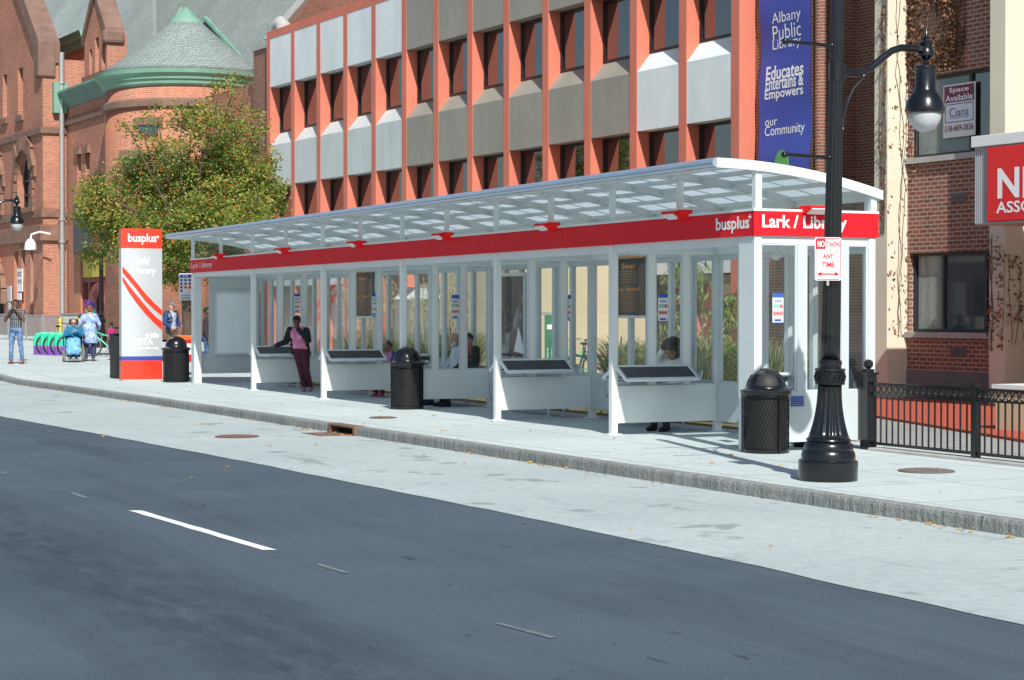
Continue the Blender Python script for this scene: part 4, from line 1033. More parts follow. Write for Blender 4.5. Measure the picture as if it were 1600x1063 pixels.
# main slate roofs behind (sloping planes with thickness)
def ipt(px, py, P0, n):
    r_ = ray(px); d = Vector((r_.x, r_.y, (HY-py)/3000)); c = Vector((0, 0, EYE)); Z = (P0-c).dot(n)/d.dot(n); return c+d*Z
def roof_plane(name, pix, P0, n, mat, th=.25):
    pts = [ipt(px, py, P0, n) for px, py in pix]; q = Matrix.Rotation(-BA, 4, 'Z'); o_ = Vector((AF.o.x, AF.o.y, AL))
    pts = [q @ (p-o_) for p in pts]; nl = q @ n
    mb = MB(); mb.prism(pts, -nl*th); return apart(mb, name, mat)
xh = Vector((AF.x.x, AF.x.y, 0)); yh = Vector((AF.y.x, AF.y.y, 0)); O3 = Vector((AF.o.x, AF.o.y, AL))
nr = (xh*-.80+Vector((0, 0, .60))).normalized()
P0 = O3+xh*4.6+Vector((0, 0, zev+1.0))
roof_plane('slate_roof', [(60, 180), (60, -60), (240, -60), (240, 180)], P0, nr, M['slate'])
P1 = O3+xh*8.0+Vector((0, 0, zev+1.0))
roof_plane('slate_roof', [(150, 200), (150, -90), (480, -90), (520, -60), (405, 70), (405, 200)], P1, nr, M['slate'])
# coping and brick gable on the right
roof_plane('gable_coping', [(424, 62), (505, -30), (525, -30), (444, 60)], P1-xh*.3, nr, M['brown'], .9)
roof_plane('stone_flashing', [(412, 62), (492, -30), (505, -30), (425, 62)], P1-xh*.1, nr, M['capstone'], .3)
roof_plane('hall_gable', [(440, 120), (440, 55), (505, -20), (640, -20), (640, 120)], P1+xh*.6, (xh*-1).normalized(), M['brickA'], .6)
# copper hip lines on the roof
for (a_, b_) in (((258, 65), (285, 15)), ((322, 30), (398, 115))):
    n2 = nr; pa_, pb_ = ipt(*a_, P1-xh*.15, n2), ipt(*b_, P1-xh*.15, n2); q = Matrix.Rotation(-BA, 4, 'Z')
    mb = MB(); mb.tube([q @ (pa_-O3), q @ (pb_-O3)], .14, 6); apart(mb, 'copper_hip', M['copper'])
apart(MB().box((3.0, ty-30, 0), (20, ycut, zev-1)), 'hall_core', M['brickA'])
# ================================================================== STREET LAMPS
def flute(n, amt, z0, z1):
    def f(th, r, z): return r*(1-amt*(.5+.5*math.cos(n*th))) if z0 <= z <= z1 else r
    return f
def lamp(name, loc, label, tall=0, rich=True):
    t = thing(name, loc, 0, label, 'street lamp', 'black cast iron street lamps')
    mb = MB()
    mb.lathe([(.292, 0), (.298, .01), (.298, .19), (.285, .205), (.27, .21), (.272, .25), (.262, .29), (.245, .31), (.25, .33), (.238, .37), (.215, .39), (.225, .40), (.222, .415), (.205, .43)], 48)
    mb.build('base', M['black'], t, smooth=True)
    prof = [(.205-.085*(1-(1-k/14)**2.2), .43+.53*k/14) for k in range(15)]
    mb = MB(); mb.lathe(prof, 96, fn=flute(16, .10, .45, .93)); mb.build('bell', M['black'], t, smooth='all')
    mb = MB(); mb.lathe([(.12, .96), (.15, .965), (.152, .985), (.142, .995), (.142, 1.09), (.152, 1.10), (.15, 1.125), (.11, 1.13), (.112, 1.16), (.118, 1.17), (.116, 1.20), (.10, 1.215)], 40)
    for k in range(14):                                         # leaf ornament round the collar
        a = 2*math.pi*k/14
        for dz, q in ((0, .024), (.03, .016), (-.03, .016)):
            mb.ball((math.cos(a+dz*4)*.143, math.sin(a+dz*4)*.143, 1.042+dz), (q, q, q*1.2), 6)
    mb.build('collar', M['black'], t, smooth=True)
    top = 5.5+tall; pr = [(.099-.040*k/16, 1.21+(top-1.21)*k/16) for k in range(17)]
    mb = MB(); mb.lathe(pr, 80, fn=flute(16, .09, 1.3, top-.1)); mb.lathe([(.07, top), (.075, top+.03), (.03, top+.1), (.045, top+.16), (.0, top+.26)], 20); mb.build('shaft', M['black'], t, smooth='all')
    z = 4.10+tall; mb = MB()
    path = [(.05, 0, z), (.18, 0, z), (.30, 0, z+.015), (.42, 0, z+.07), (.56, 0, z+.18), (.68, 0, z+.265), (.80, 0, z+.305), (.95, 0, z+.31), (1.04, 0, z+.305)]
    mb.tube(path, .036, 12); mb.lathe([(.075, -.09), (.078, .09)], 20, (0, 0, z)); mb.box((.05, -.035, z-.09), (.09, .035, z+.09))
    br = [(.085, 0, z-.57), (.10, 0, z-.44), (.15, 0, z-.27), (.22, 0, z-.14), (.33, 0, z-.035)]; mb.tube(br, .016, 8); mb.ball(br[0], .026, 8); mb.ball((.33, 0, z-.02), .028, 8)
    mb.build('arm', M['black'], t, smooth=True)
    cx = 1.11; h = MB()
    h.lathe([(.03, z+.16), (.035, z+.2), (.085, z+.24), (.09, z+.28), (.06, z+.33), (.075, z+.37), (.03, z+.41), (.036, z+.43), (.012, z+.47), (.0, z+.6)], 20, (cx, 0, 0))
    h.lathe([(.062, z+.28), (.058, z+.335)], 14, (cx-.08, 0, 0))
    h.lathe([(.03, z+.17), (.06, z+.15), (.115, z+.135), (.118, z+.11), (.108, z+.1), (.108, z-.10), (.125, z-.13), (.16, z-.17), (.187, z-.23), (.20, z-.29), (.205, z-.315), (.20, z-.335), (.17, z-.345)], 40, (cx, 0, 0))
    hd = h.build('lamp_head', M['black'], t, smooth=True)
    g = MB(); g.lathe([(.17, z-.345), (.168, z-.38), (.15, z-.44), (.11, z-.50), (.05, z-.535), (.0, z-.54)], 32, (cx, 0, 0)); g.build('globe', M['globe'], hd, smooth='all')
    if rich:
        for zz, L in ((4.36, .62), (3.24, .60)):
            mb = MB(); mb.tube([(-.05, 0, zz), (-L, 0, zz)], [.02, .017], 10); mb.ball((-L, 0, zz), .034, 12); mb.ball((-.06, 0, zz), .03, 10); mb.build('banner_arm', M['black'], t, smooth=True)
    return t
m, nt, b = new_mat('frosted_globe'); M['globe'] = m
b.inputs['Base Color'].default_value = (.72, .74, .76, 1); b.inputs['Roughness'].default_value = .15; b.inputs['Subsurface Weight'].default_value = .3; b.inputs['Transmission Weight'].default_value = .35
lc = ground(1295, 753); lp = depth(1294, 19.3)
L1 = lamp('street_lamp', tuple(lp), 'black fluted street lamp with banner arms and a parking sign in front of the shelter')
fa_ = Vector((CS, CC, 0)); L1.rotation_mode = 'XYZ'; L1.rotation_euler = Matrix.Rotation(R(1.05), 3, fa_).to_euler()
q = depth(-36, 53.5); lamp('street_lamp', (q.x, q.y, lift(q.y)-.02), 'street lamp whose black head hangs before the armory tower', .22, False)
q = depth(158.5, 74); lamp('street_lamp', (q.x, q.y, lift(q.y)-.02), 'dark lamp post rising into the berry tree beside the bike station', .3, False)
# parking sign strapped on the lamp
sp = depth(1293.5, 19.12); zt, zb = EYE+(HY-371)/3000*19.1, EYE+(HY-438.5)/3000*19.1
ps = thing('parking_sign', (sp.x, sp.y, 0), -CAM_A+R(9), 'white no standing sign with red lettering strapped to the lamp post', 'parking sign')
w = .275; hh = zt-zb; mb = MB()
def rrect(mb, w, z0, z1, y0, y1, r, m=0):
    pts = []
    for cx, cz, a0 in ((w/2-r, z1-r, 0), (-w/2+r, z1-r, 90), (-w/2+r, z0+r, 180), (w/2-r, z0+r, 270)):
        for k in range(5): a = R(a0+k*22.5); pts.append((cx+math.cos(a)*r, y0, cz+math.sin(a)*r))
    mb.prism(pts, (0, y1-y0, 0), m)
rrect(mb, w, zb, zt, -.004, 0, .022); o = mb.build('sign_plate', M['paper'], ps)
mb = MB(); r0 = .008
for (a, b2) in (((-w/2+.012, zb+.02), (-w/2+.012, zt-.02)), ((w/2-.012, zb+.02), (w/2-.012, zt-.02)), ((-w/2+.02, zb+.012), (w/2-.02, zb+.012)), ((-w/2+.02, zt-.012), (w/2-.02, zt-.012))):
    mb.bar((a[0], -.006, a[1]), (b2[0], -.006, b2[1]), .003, .006, up=(0, 0, 1) if a[1] == b2[1] else (1, 0, 0))
mb.build('red_border', M['red'], o)
MB().box((-w/2+.016, -.008, zt-.115), (-w/2+.108, -.0045, zt-.018)).build('red_block', M['red'], o)
mb = MB(); letters(mb, 'NO', (-w/2+.062, -.009, zt-.066), .074, .064, FACE_NEAR, .03, .0012); mb.build('white_lettering', M['lettering'], o)
mb = MB(); letters(mb, 'STANDING', (.052, -.0055, zt-.068), .148, .05, FACE_NEAR, .015, .001); letters(mb, 'ANY', (0, -.0055, zt-.188), .11, .05, FACE_NEAR, .025, .001); letters(mb, 'TIME', (0, -.0055, zt-.272), .125, .05, FACE_NEAR, .025, .001)
za = zb+.065; mb.bar((-.07, -.006, za), (.07, -.006, za), .003, .012); mb.prism([(-.115, -.0075, za), (-.07, -.0075, za+.022), (-.07, -.0075, za-.022)], (0, .003, 0)); mb.prism([(.115, -.0075, za), (.07, -.0075, za-.022), (.07, -.0075, za+.022)], (0, .003, 0))
mb.build('red_lettering', M['red'], o)
mb = MB(); mb.box((-.012, 0, zb-.05), (.012, .012, zt-.03)); 
for zz in (zb+.1, zt-.1): mb.box((-.07, 0, zz-.008), (.07, .02, zz+.008))
mb.build('mounting_bracket', M['galv'], ps)

# ================================================================== LITTER BINS
def make_bin(loc, rz_, label):
    t = thing('litter_bin', loc, rz_, label, 'litter bin', 'black mesh litter bins on the pavement')
    Rb = .272; z0, z1 = .045, .69; mb = MB(); n = 40; steps = 12
    for sgn in (-1, 1):
        for k in range(n):
            vs = []; turn = .52
            for i in range(steps+1):
                a = 2*math.pi*k/n+sgn*turn*2*i/steps*1.0; z = z0+(z1-z0)*i/steps
                # expanded steel zigzags round the drum
                vs += [(math.cos(a)*(Rb-.004), math.sin(a)*(Rb-.004), z-.009), (math.cos(a)*(Rb+.004*(1 if sgn > 0 else .4)), math.sin(a)*(Rb+.004*(1 if sgn > 0 else .4)), z+.009)]
            o_ = len(mb.v); mb.add(vs, [(2*i, 2*i+2, 2*i+3, 2*i+1) for i in range(steps)])
    mb.build('mesh_drum', M['black'], t, recalc=False)
    mb = MB(); mb.lathe([(Rb-.02, .03), (Rb-.02, z1)], 40); mb.build('inner_liner', M['blackmat'], t, smooth=True)
    mb = MB(); mb.lathe([(Rb+.005, 0), (Rb+.01, .01), (Rb+.01, .045), (Rb, .05)], 40); mb.lathe([(Rb, .665), (Rb+.012, .67), (Rb+.012, .70), (Rb, .705)], 40); mb.build('band', M['black'], t, smooth=True)
    for k in range(3):
        a = k*2.09; mb = MB(); mb.box((-.012, -.02, 0), (.012, .0, .70)); mb.move(Matrix.Translation((math.cos(a)*(Rb+.006), math.sin(a)*(Rb+.006), 0)) @ Matrix.Rotation(a-math.pi/2+math.pi, 4, 'Z')); mb.build('upright', M['black'], t)
    # spun lid with a hooded mouth
    prof = [(.305, .70), (.312, .71), (.312, .745), (.30, .755), (.245, .765), (.235, .775)]+[(.232*math.cos(k*math.pi/2/10), .78+.225*math.sin(k*math.pi/2/10)) for k in range(10)]+[(.0, 1.005)]
    mb = MB(); mb.lathe(prof, 48); mb.tube([(math.sin(a)*.236, 0, .775+math.cos(a)*.233) for a in [R(-85+17*k) for k in range(11)]], .008, 6)
    lid = mb.build('dome_lid', M['black'], t, smooth=True)
    mb = MB(); vs = []
    for i in range(9):
        for j in range(7):
            a = R(55+70*i/8); e = R(8+42*j/6); r_ = .238; vs.append((math.cos(a)*math.cos(e)*r_, math.sin(a)*math.cos(e)*r_, .775+math.sin(e)*.233))
    mb.add(vs, [(i*7+j, (i+1)*7+j, (i+1)*7+j+1, i*7+j+1) for i in range(8) for j in range(6)]); mb.build('mouth_flap', M['blackmat'], lid, smooth=True)
    return t
c = depth(1197.5, 23.1); B1 = make_bin((c.x, c.y, 0), R(150), 'black mesh litter bin by the corner column behind the street lamp')
c = depth(636, 33.4); dup(B1, (c.x, c.y, 0), R(60), 'black mesh litter bin in front of the seated men midway along the shelter').scale = (1.03, 1.03, 1.08)
c = depth(275, 46.0); dup(B1, (c.x, c.y, 0), R(250), 'black mesh litter bin between the red pylon and the shelter end').scale = (1.12, 1.12, 1.1)

# ================================================================== BLACK FENCE
FB = V(14.22, 19.25, 0)
fn = thing('metal_fence', tuple(FB), 0, 'low black metal fence with a row of rings along the pavement edge', 'fence')
PL = 1.93; NPAN = 6
mb = MB(); mb.box((-.07, .02, 0), (.07, .17, .92)); mb.box((-.09, 0, .92), (.09, .19, .95)); mb.box((-.05, .04, .95), (.05, .15, .99)); mb.lathe([(.03, .98), (.03, 1.0), (.052, 1.02), (.06, 1.05), (.052, 1.085), (.025, 1.105), (.0, 1.11)], 18, (0, .095, 0)); mb.build('end_post', M['black'], fn, smooth=True)
for i in range(NPAN):
    y0, y1 = -PL*i, -PL*(i+1)
    mb = MB(); yy = y1; mb.box((-.04, yy-.04, 0), (.04, yy+.04, .86)); mb.box((-.046, yy-.046, .86), (.046, yy+.046, .875)); mb.build('post', M['black'], fn)
    mb = MB()
    for zz, hh_ in ((.815, .03), (.69, .026), (.085, .035)): mb.box((-.02, y1+.041, zz-hh_/2), (.02, y0-(.041 if i else -.02), zz+hh_/2))
    mb.build('rail', M['black'], fn)
    n = 15; st = (PL-.08)/(n+1); mb = MB(); rg = MB()
    for k in range(1, n+1): y = y0-.04-st*k; mb.box((-.008, y-.008, .10), (.008, y+.008, .68))
    mb.build('pickets', M['black'], fn)
    for k in range(n+1):
        y = y0-.04-st*(k+.5); rg.tube([(0, y+math.cos(a)*.046, .752+math.sin(a)*.046) for a in [j*math.pi/8 for j in range(16)]], .010, 6, closed=True)
    rg.build('ring_row', M['black'], fn, smooth=True)
# kerb stone under the fence
tag(MB().box((14.1, 7, -.1), (14.35, 19.2, .035)).build('fence_kerb', M['capstone'], bev=.01), kind='structure')

# ================================================================== SIGN PYLON
PY = depth(220, 47.2); PW = 1.0; PHT = EYE+(HY-358.5)/3000*47.3; s63 = 47.3/3000
def pz(py): return EYE+(HY-py)*s63
py_t = thing('sign_pylon', (PY.x, PY.y, 0), R(-4), 'tall red and silver bus sign pylon with diagonal red stripes', 'sign pylon')
def slab(z0, z1, mat, name, off=0, parent=None):
    n = 12; pts = [(-PW/2+PW*i/n, -.15-.06*math.cos((i/n-.5)*math.pi)-off, z0) for i in range(n+1)]+[(PW/2, .16, z0), (-PW/2, .16, z0)]
    mb = MB(); mb.prism(pts, (0, 0, z1-z0)); return mb.build(name, mat, parent or py_t, smooth=True)
m, nt, b = new_mat('silver_sheet'); M['silver'] = m
b.inputs['Base Color'].default_value = (.58, .61, .63, 1); b.inputs['Metallic'].default_value = .35; b.inputs['Roughness'].default_value = .38
M['red2'] = pm('pylon_red', (.78, .045, .02), .35, 0, .03, 1)
slab(0, .03, M['capstone'], 'plinth', .02); slab(.03, pz(563), M['red2'], 'red_base'); slab(pz(563), pz(556.5), M['navy'], 'blue_band'); body = slab(pz(556.5), pz(389), M['silver'], 'silver_body'); head = slab(pz(389), PHT, M['red2'], 'red_head')
def yfront(x): return -.15-.06*math.cos((x/PW)*math.pi)
def wrap(mb, lift_=.004):
    for p in mb.v: p.y = yfront(p.x)-lift_-(p.y*0)
def pylon_px(px): return (px-220.3)/64*PW
def py_text(body_, xa, xb, yt, yb_, bold, parent, mat):
    mb = MB(); xa, xb = pylon_px(xa), pylon_px(xb); letters(mb, body_, ((xa+xb)/2, 0, (pz(yt)+pz(yb_))/2), xb-xa, pz(yt)-pz(yb_), FACE_NEAR, bold); wrap(mb, .006); return mb.build('lettering', mat, parent)
py_text('busplus', 198.5, 243, 366, 383, .02, head, M['lettering']); py_text('+', 243, 247.5, 368, 373.5, .03, head, M['lettering'])
py_text('Lark/', 211, 232, 402, 414, .01, body, M['lettering']); py_text('Library', 204, 242, 418, 432, .01, body, M['lettering'])
py_text('iride', 225.5, 246.5, 519, 528, .02, body, M['lettering']); py_text('CDTA', 203, 237, 529, 539, .03, body, M['lettering']); py_text('www.cdta.org', 205, 246, 541, 547, .01, body, M['lettering'])
mb = MB(); mb.box((pylon_px(237.5), 0, pz(539)), (pylon_px(246), .004, pz(529))); wrap(mb, .006)
def stripe(pts_hi, pts_lo, name):
    mb = MB(); n = 20; vs = []
    def ev(P, t):
        x = P[0][0]+(P[-1][0]-P[0][0])*t
        for (a, b2) in zip(P, P[1:]):
            if a[0] <= x <= b2[0]+1e-6: u = (x-a[0])/(b2[0]-a[0]); return x, a[1]+(b2[1]-a[1])*u
    for i in range(n+1):
        for P in (pts_hi, pts_lo):
            x, y = ev(P, i/n); x_ = pylon_px(x); vs.append((x_, yfront(x_)-.005, pz(y)))
    mb.add(vs, [(2*i, 2*i+2, 2*i+3, 2*i+1) for i in range(n)]); mb.build(name, M['red2'], body)
stripe([(190, 417), (200, 428), (212, 443), (225, 459), (240, 474), (252, 485)], [(190, 427), (200, 439), (212, 454), (225, 471), (240, 485), (252, 494)], 'red_stripe')
stripe([(190, 432), (200, 447), (212, 462), (225, 478), (240, 494), (252, 503)], [(190, 440), (200, 458), (212, 475), (225, 491), (240, 506), (252, 516)], 'red_stripe')
c = depth(182.5, 48.6); bx = thing('utility_cabinet', (c.x, c.y, .02), 0, 'narrow black cabinet standing behind the red pylon', 'cabinet')
mb = MB(); mb.box((-.12, -.25, 0), (.22, .25, 1.08)); mb.build('body', M['blackmat'], bx, bev=.015); MB().box((-.14, -.27, 1.08), (.24, .27, 1.12)).build('top', M['black'], bx)
# route sign on its pole behind the shelter end
c = depth(290, 46.6); rs = thing('bus_stop_sign', (c.x, c.y, 0), R(-12), 'white bus stop sign with rows of round route badges by the shelter end', 'bus stop sign')
k_ = 46.6/3000
def rz_(py): return EYE+(HY-py)*k_
mb = MB(); rrect(mb, .32, rz_(469.5), rz_(427.5), -.012, 0, .03); pl = mb.build('sign_plate', M['paper'], rs); mb = MB(); mb.tube([(.17, .03, 0), (.17, .03, rz_(426))], .03, 8); mb.build('pole', M['galv'], rs)
MB().box((-.15, -.016, rz_(434)), (.15, -.013, rz_(428.6))).build('navy_heading', M['navy'], pl)
mb = MB(); letters(mb, 'iride', (0, -.017, rz_(431.2)), .12, .05, FACE_NEAR, .01); mb.build('lettering', M['lettering'], pl)
bd = MB(); rd = MB()
for i, row_ in enumerate(('bbb', 'bgr', 'rrr', 'b')):
    for j, ch in enumerate(row_):
        z = rz_(438+i*5.6); tgt = rd if ch == 'r' else bd; q = [(-.1+.1*j+math.cos(a)*.033, -.016, z+math.sin(a)*.033) for a in [k*math.pi/6 for k in range(12)]]; tgt.prism(q, (0, .003, 0))
bd.build('blue_badges', M['bluesign'], pl); rd.build('red_badges', M['red'], pl)
mb = MB(); mb.box((-.11, -.016, rz_(462)), (.11, -.013, rz_(461))); letters(mb, 'CDTA', (0, -.014, rz_(466)), .22, .06, FACE_NEAR, .02); mb.build('dark_lettering', M['navy'], pl)

# ================================================================== BENCHES
def make_bench(loc, rz0, label):
    t = thing('bench', loc, rz0, label, 'bench', 'grey metal benches in the shelter'); L = 2.0
    s_ = MB(); s_.prism([(-.22, 0, .43), (-.20, 0, .455), (.0, 0, .435), (.2, 0, .43), (.2, 0, .415), (0, 0, .42), (-.2, 0, .44)], (0, L, 0)); s_.build('seat', M['steel'], t)
    b_ = MB(); b_.prism([(.19, 0, .47), (.29, 0, .83), (.305, 0, .83), (.205, 0, .465)], (0, L, 0)); b_.build('backrest', M['steel'], t)
    for y in (.0, L/2, L):
        a = MB(); a.tube([(.2, y, .42), (.31, y, .85)], .018, 8); a.tube([(-.22, y, .42), (.22, y, .42)], .018, 8); a.build('side_rail', M['white'], t, smooth=True)
        ar = MB(); ar.tube([(-.2, y, .44), (-.22, y, .62), (-.18, y, .66), (.22, y, .64)], .014, 8); ar.build('armrest', M['galv'], t, smooth=True)
    for y in (.25, L-.25):
        for x in (-.14, .14):
            l = MB(); l.tube([(x, y, .42), (x, y, 0)], .022, 10); l.box((x-.045, y-.045, 0), (x+.045, y+.045, .012)); l.build('leg', M['white'], t)
    return t
def sloc(x, y): p = SF.o+SF.x*x+SF.y*y; return (p.x, p.y, 0)
BX = 1.42
bl = ['grey metal bench in the nearest shelter bay by the end wall', 'grey metal bench where the woman with an afro sits', 'grey metal bench where the bearded man sits', 'grey metal bench just past the third divider from the near end', 'grey metal bench where the girl in blue sits', 'grey metal bench in the farthest bay beside the blank poster']
BN = make_bench(sloc(BX, .22), SA, bl[0])
for i, yd in enumerate(DIV): dup(BN, sloc(BX, yd+.45), SA, bl[i+1])

# ================================================================== POSTERS BEHIND THE SHELTER GLASS
def back_poster(bay_y0, bay_y1, zt, zb):
    return SF.o+SF.x*(W_-.13)+SF.y*((bay_y0+bay_y1)/2), bay_y1-bay_y0
def see_board(pa, pb, yt, yb_, label):
    d = W_-.16; a, z1 = SF.px(pa, yt, d=d); b2, _ = SF.px(pb, yt, d=d); z0 = SF.px((pa+pb)/2, yb_, d=d)[1]; z1 = SF.px((pa+pb)/2, yt, d=d)[1]
    w = abs(a-b2); o = SF.o+SF.x*d+SF.y*((a+b2)/2)
    t = thing('notice_board', (o.x, o.y, 0), SA, label, 'notice board', 'black notice boards on the back wall')
    bo = MB().box((0, -w/2, z0), (.03, w/2, z1)).build('board', pm('board_black', (.012, .013, .016), .35) if 'board_black' not in MATS else MATS['board_black'], t)
    f = MB(); f.box((-.012, -w/2, z0-.04), (.04, w/2, z0)); f.build('frame', M['grey'], t)
    org = MATS.get('orange_print') or pm('orange_print', (.75, .26, .03), .6)
    l = MB(); H = z1-z0
    letters(l, 'See!', (-.002, 0, z1-H*.16), w*.45, H*.09, FACE_STREET, .01); letters(l, 'Be Seen!', (-.002, 0, z1-H*.55), w*.75, H*.09, FACE_STREET, .01)
    l.build('lettering', org, t)
    rr = random.Random(2); l = MB()
    for k in range(5): q = rr.uniform(.25, .38); l.box((-.003, -w*q, z1-H*(.25+.045*k)-.006), (0, w*q, z1-H*(.25+.045*k)+.006))
    for k in range(8): q = rr.uniform(.22, .38); l.box((-.003, -w*q, z1-H*(.63+.042*k)-.006), (0, w*q, z1-H*(.63+.042*k)+.006))
    l.build('small_print', pm('dim_orange', (.30, .12, .03), .6) if 'dim_orange' not in MATS else MATS['dim_orange'], t)
    MB().box((-.004, -w/2, z1-.03), (.0, w/2, z1)).build('orange_edge', org, t)
see_board(958, 1007, 401, 493, 'black notice board with orange writing behind the second divider window from the near end')
see_board(552, 583, 424, 494, 'smaller looking black board with orange writing left of the seated girl')
# school poster with a grey portrait, in its case
d = W_-.17; a, _ = SF.px(778, 450, d=d); b2, _ = SF.px(819, 450, d=d); w = abs(a-b2); z1, z0 = SF.px(800, 432, d=d)[1], SF.px(800, 567, d=d)[1]
o = SF.o+SF.x*d+SF.y*((a+b2)/2); t = thing('school_poster', (o.x, o.y, 0), SA, 'tall grey poster of a face in a case behind the shelter glass', 'poster')
m, nt, b = new_mat('portrait_print'); co = coord(nt)
mp = N(nt, 'Mapping'); nt.links.new(co, mp.inputs[0]); mp.inputs['Location'].default_value = (0, .0, -(z0+z1)/2); 
n = noise(nt, mp.outputs[0], 2.2, 5, .6); col = ramp(nt, n, ((.38, (.015, .016, .018)), (.52, (.06, .062, .065)), (.66, (.32, .34, .35))))
nt.links.new(col, b.inputs['Base Color']); b.inputs['Roughness'].default_value = .3
MB().box((0, -w/2, z0), (.03, w/2, z1)).build('print', m, t)
fm = MB(); fm.box((-.02, -w/2-.05, z0-.05), (.04, -w/2, z1+.05)); fm.box((-.02, w/2, z0-.05), (.04, w/2+.05, z1+.05)); fm.box((-.02, -w/2, z1), (.04, w/2, z1+.06)); fm.box((-.02, -w/2, z0-.05), (.04, w/2, z0)); fm.build('case_frame', M['grey'], t)
hd = MB(); hc = Vector((-.002, w*.12, z1-(z1-z0)*.36))
q = [(hc.x, hc.y+math.cos(k*math.pi/14)*w*.34*(1 if math.sin(k*math.pi/14) > 0 else .82), hc.z+math.sin(k*math.pi/14)*(z1-z0)*.30) for k in range(28)]; hd.prism(q, (.001, 0, 0)); hd.build('dark_head', pm('portrait_dark', (.022, .023, .025), .35, 0, .5, 2), t)
hl = MB()
for (yy, zz, ry, rz2) in ((.16, -.02, .05, .022), (-.02, -.02, .05, .022), (.10, -.16, .045, .05), (.08, -.28, .09, .025), (.2, .1, .04, .1), (.25, -.2, .04, .12)):
    q = [(hc.x-.0015, hc.y+yy*w+math.cos(k*math.pi/8)*ry*w, hc.z+zz*(z1-z0)*.8+math.sin(k*math.pi/8)*rz2*(z1-z0)) for k in range(16)]; hl.prism(q, (.0008, 0, 0))
hl.build('face_features', pm('portrait_mid', (.09, .094, .10), .35, 0, .4, 8), t)
sh = MB(); sh.prism([(-.004, -w*.48, z0+.25), (-.004, -w*.30, z0+.62), (-.004, -w*.12, z0+.2), (-.004, -w*.48, z0+.16)], (.002, 0, 0)); sh.build('pale_collar', M['paper'], t)
tx = MB(); letters(tx, 'myschools.org', (-.006, 0, z0+.085), w*.9, .07, FACE_STREET, .005); tx.build('lettering', M['lettering'], t)
MB().box((-.003, -w/2, z0), (.0, w/2, z0+.16)).build('dark_strip', M['blackmat'], t)

# ================================================================== BICYCLES AND DOCKS
def make_bike(loc, rz0, frame_mat, label, basket=False):
    t = thing('bicycle', loc, rz0, label, 'bicycle', 'parked bicycles'); r_ = .335; xs = (-.53, .53)
    for x in xs:
        mb = MB(); mb.tube([(x+math.cos(a)*r_, 0, r_+.01+math.sin(a)*r_) for a in [k*math.pi/18 for k in range(36)]], .022, 8, closed=True); wh_ = mb.build('wheel', M['tyre'], t, smooth='all')
        sp_ = MB(); sp_.tube([(x+math.cos(a)*(r_-.03), 0, r_+.01+math.sin(a)*(r_-.03)) for a in [k*math.pi/18 for k in range(36)]], .010, 6, closed=True); sp_.tube([(x, -.05, r_+.01), (x, .05, r_+.01)], .028, 8)
        for k in range(14): a = k*math.pi/7; sp_.tube([(x, .02*(-1)**k, r_+.01), (x+math.cos(a)*(r_-.03), 0, r_+.01+math.sin(a)*(r_-.03))], .0025, 4)
        sp_.build('rim', M['galv'], wh_, smooth=True)
    f = MB(); bb = (-.06, 0, .30); st = (-.20, 0, .78); hd_ = (.36, 0, .86); hl_ = (.40, 0, .68)
    f.tube([bb, st], .020, 8); f.tube([bb, hl_], .026, 8); f.tube([(-.16, 0, .62), (hd_[0], 0, .78)], .020, 8); f.tube([hd_, hl_], .024, 8)
    for y in (-.05, .05): f.tube([bb, (-.53, y, .345)], .012, 6); f.tube([st, (-.53, y, .345)], .011, 6); f.tube([(.41, y*.8, .66), (.45, y, .55), (.53, y, .345)], .014, 6)
    f.build('frame', frame_mat, t, smooth=True)
    s_ = MB(); s_.ball((-.25, 0, .93), (.14, .075, .035), 12); s_.tube([st, (-.23, 0, .91)], .014, 6); s_.build('saddle', M['blackmat'], t, smooth=True)
    h = MB(); h.tube([hd_, (.34, 0, 1.0)], .014, 6); h.tube([(.20, -.30, 1.06), (.32, -.22, 1.04), (.36, 0, 1.02), (.32, .22, 1.04), (.20, .30, 1.06)], .013, 6); h.build('handlebar', M['blackmat'], t, smooth=True)
    c = MB(); c.lathe([(.085, -.006), (.085, .006)], 20); c.move(Matrix.Translation((-.06, .05, .30)) @ Matrix.Rotation(R(90), 4, 'X')); c.bar((-.06, .07, .30), (.04, .07, .17), .012, .02); c.bar((-.06, -.07, .30), (-.16, -.07, .43), .012, .02); c.box((0, .06, .15), (.09, .14, .175)); c.box((-.2, -.14, .42), (-.11, -.06, .445)); c.build('crank', M['galv'], t)
    g = MB()
    for x, a0, a1 in ((-.53, 40, 190), (.53, 20, 150)):
        ar = [k/10*(a1-a0)+a0 for k in range(11)]; vs = []
        for a in ar:
            for y in (-.028, .028): vs.append((x+math.cos(R(a))*(r_+.035), y, r_+.01+math.sin(R(a))*(r_+.035)))
        g.add(vs, [(2*i, 2*i+1, 2*i+3, 2*i+2) for i in range(10)])
    g.build('mudguard', M['blackmat'], t)
    if basket:
        k = MB(); k.box((.5, -.16, .82), (.74, .16, .84)); k.box((.5, -.16, .84), (.515, .16, 1.02)); k.box((.725, -.16, .84), (.74, .16, 1.02)); k.box((.5, -.16, .84), (.74, -.145, 1.02)); k.box((.5, .145, .84), (.74, .16, 1.02)); k.build('basket', M['purple'], t)
    rf = MB(); rf.ball((-.88, 0, .62), (.02, .045, .045), 8); rf.build('reflector', M['orangeplastic'], t); return t
pb = depth(902, 45.5); make_bike((pb.x, pb.y, 0), R(200), M['teal'], 'green bicycle parked behind the shelter glass', False)
pb = depth(938, 44.0); make_bike((pb.x, pb.y, 0), R(165), M['darkgrey'], 'dark bicycle with an orange reflector parked behind the shelter', False)
def plz(px, Z): p = depth(px, Z); return (p.x, p.y, lift(p.y))
make_bike(plz(168, 62.5), R(150), M['teal'], 'mint green share bike leaning by the purple kiosk', True)
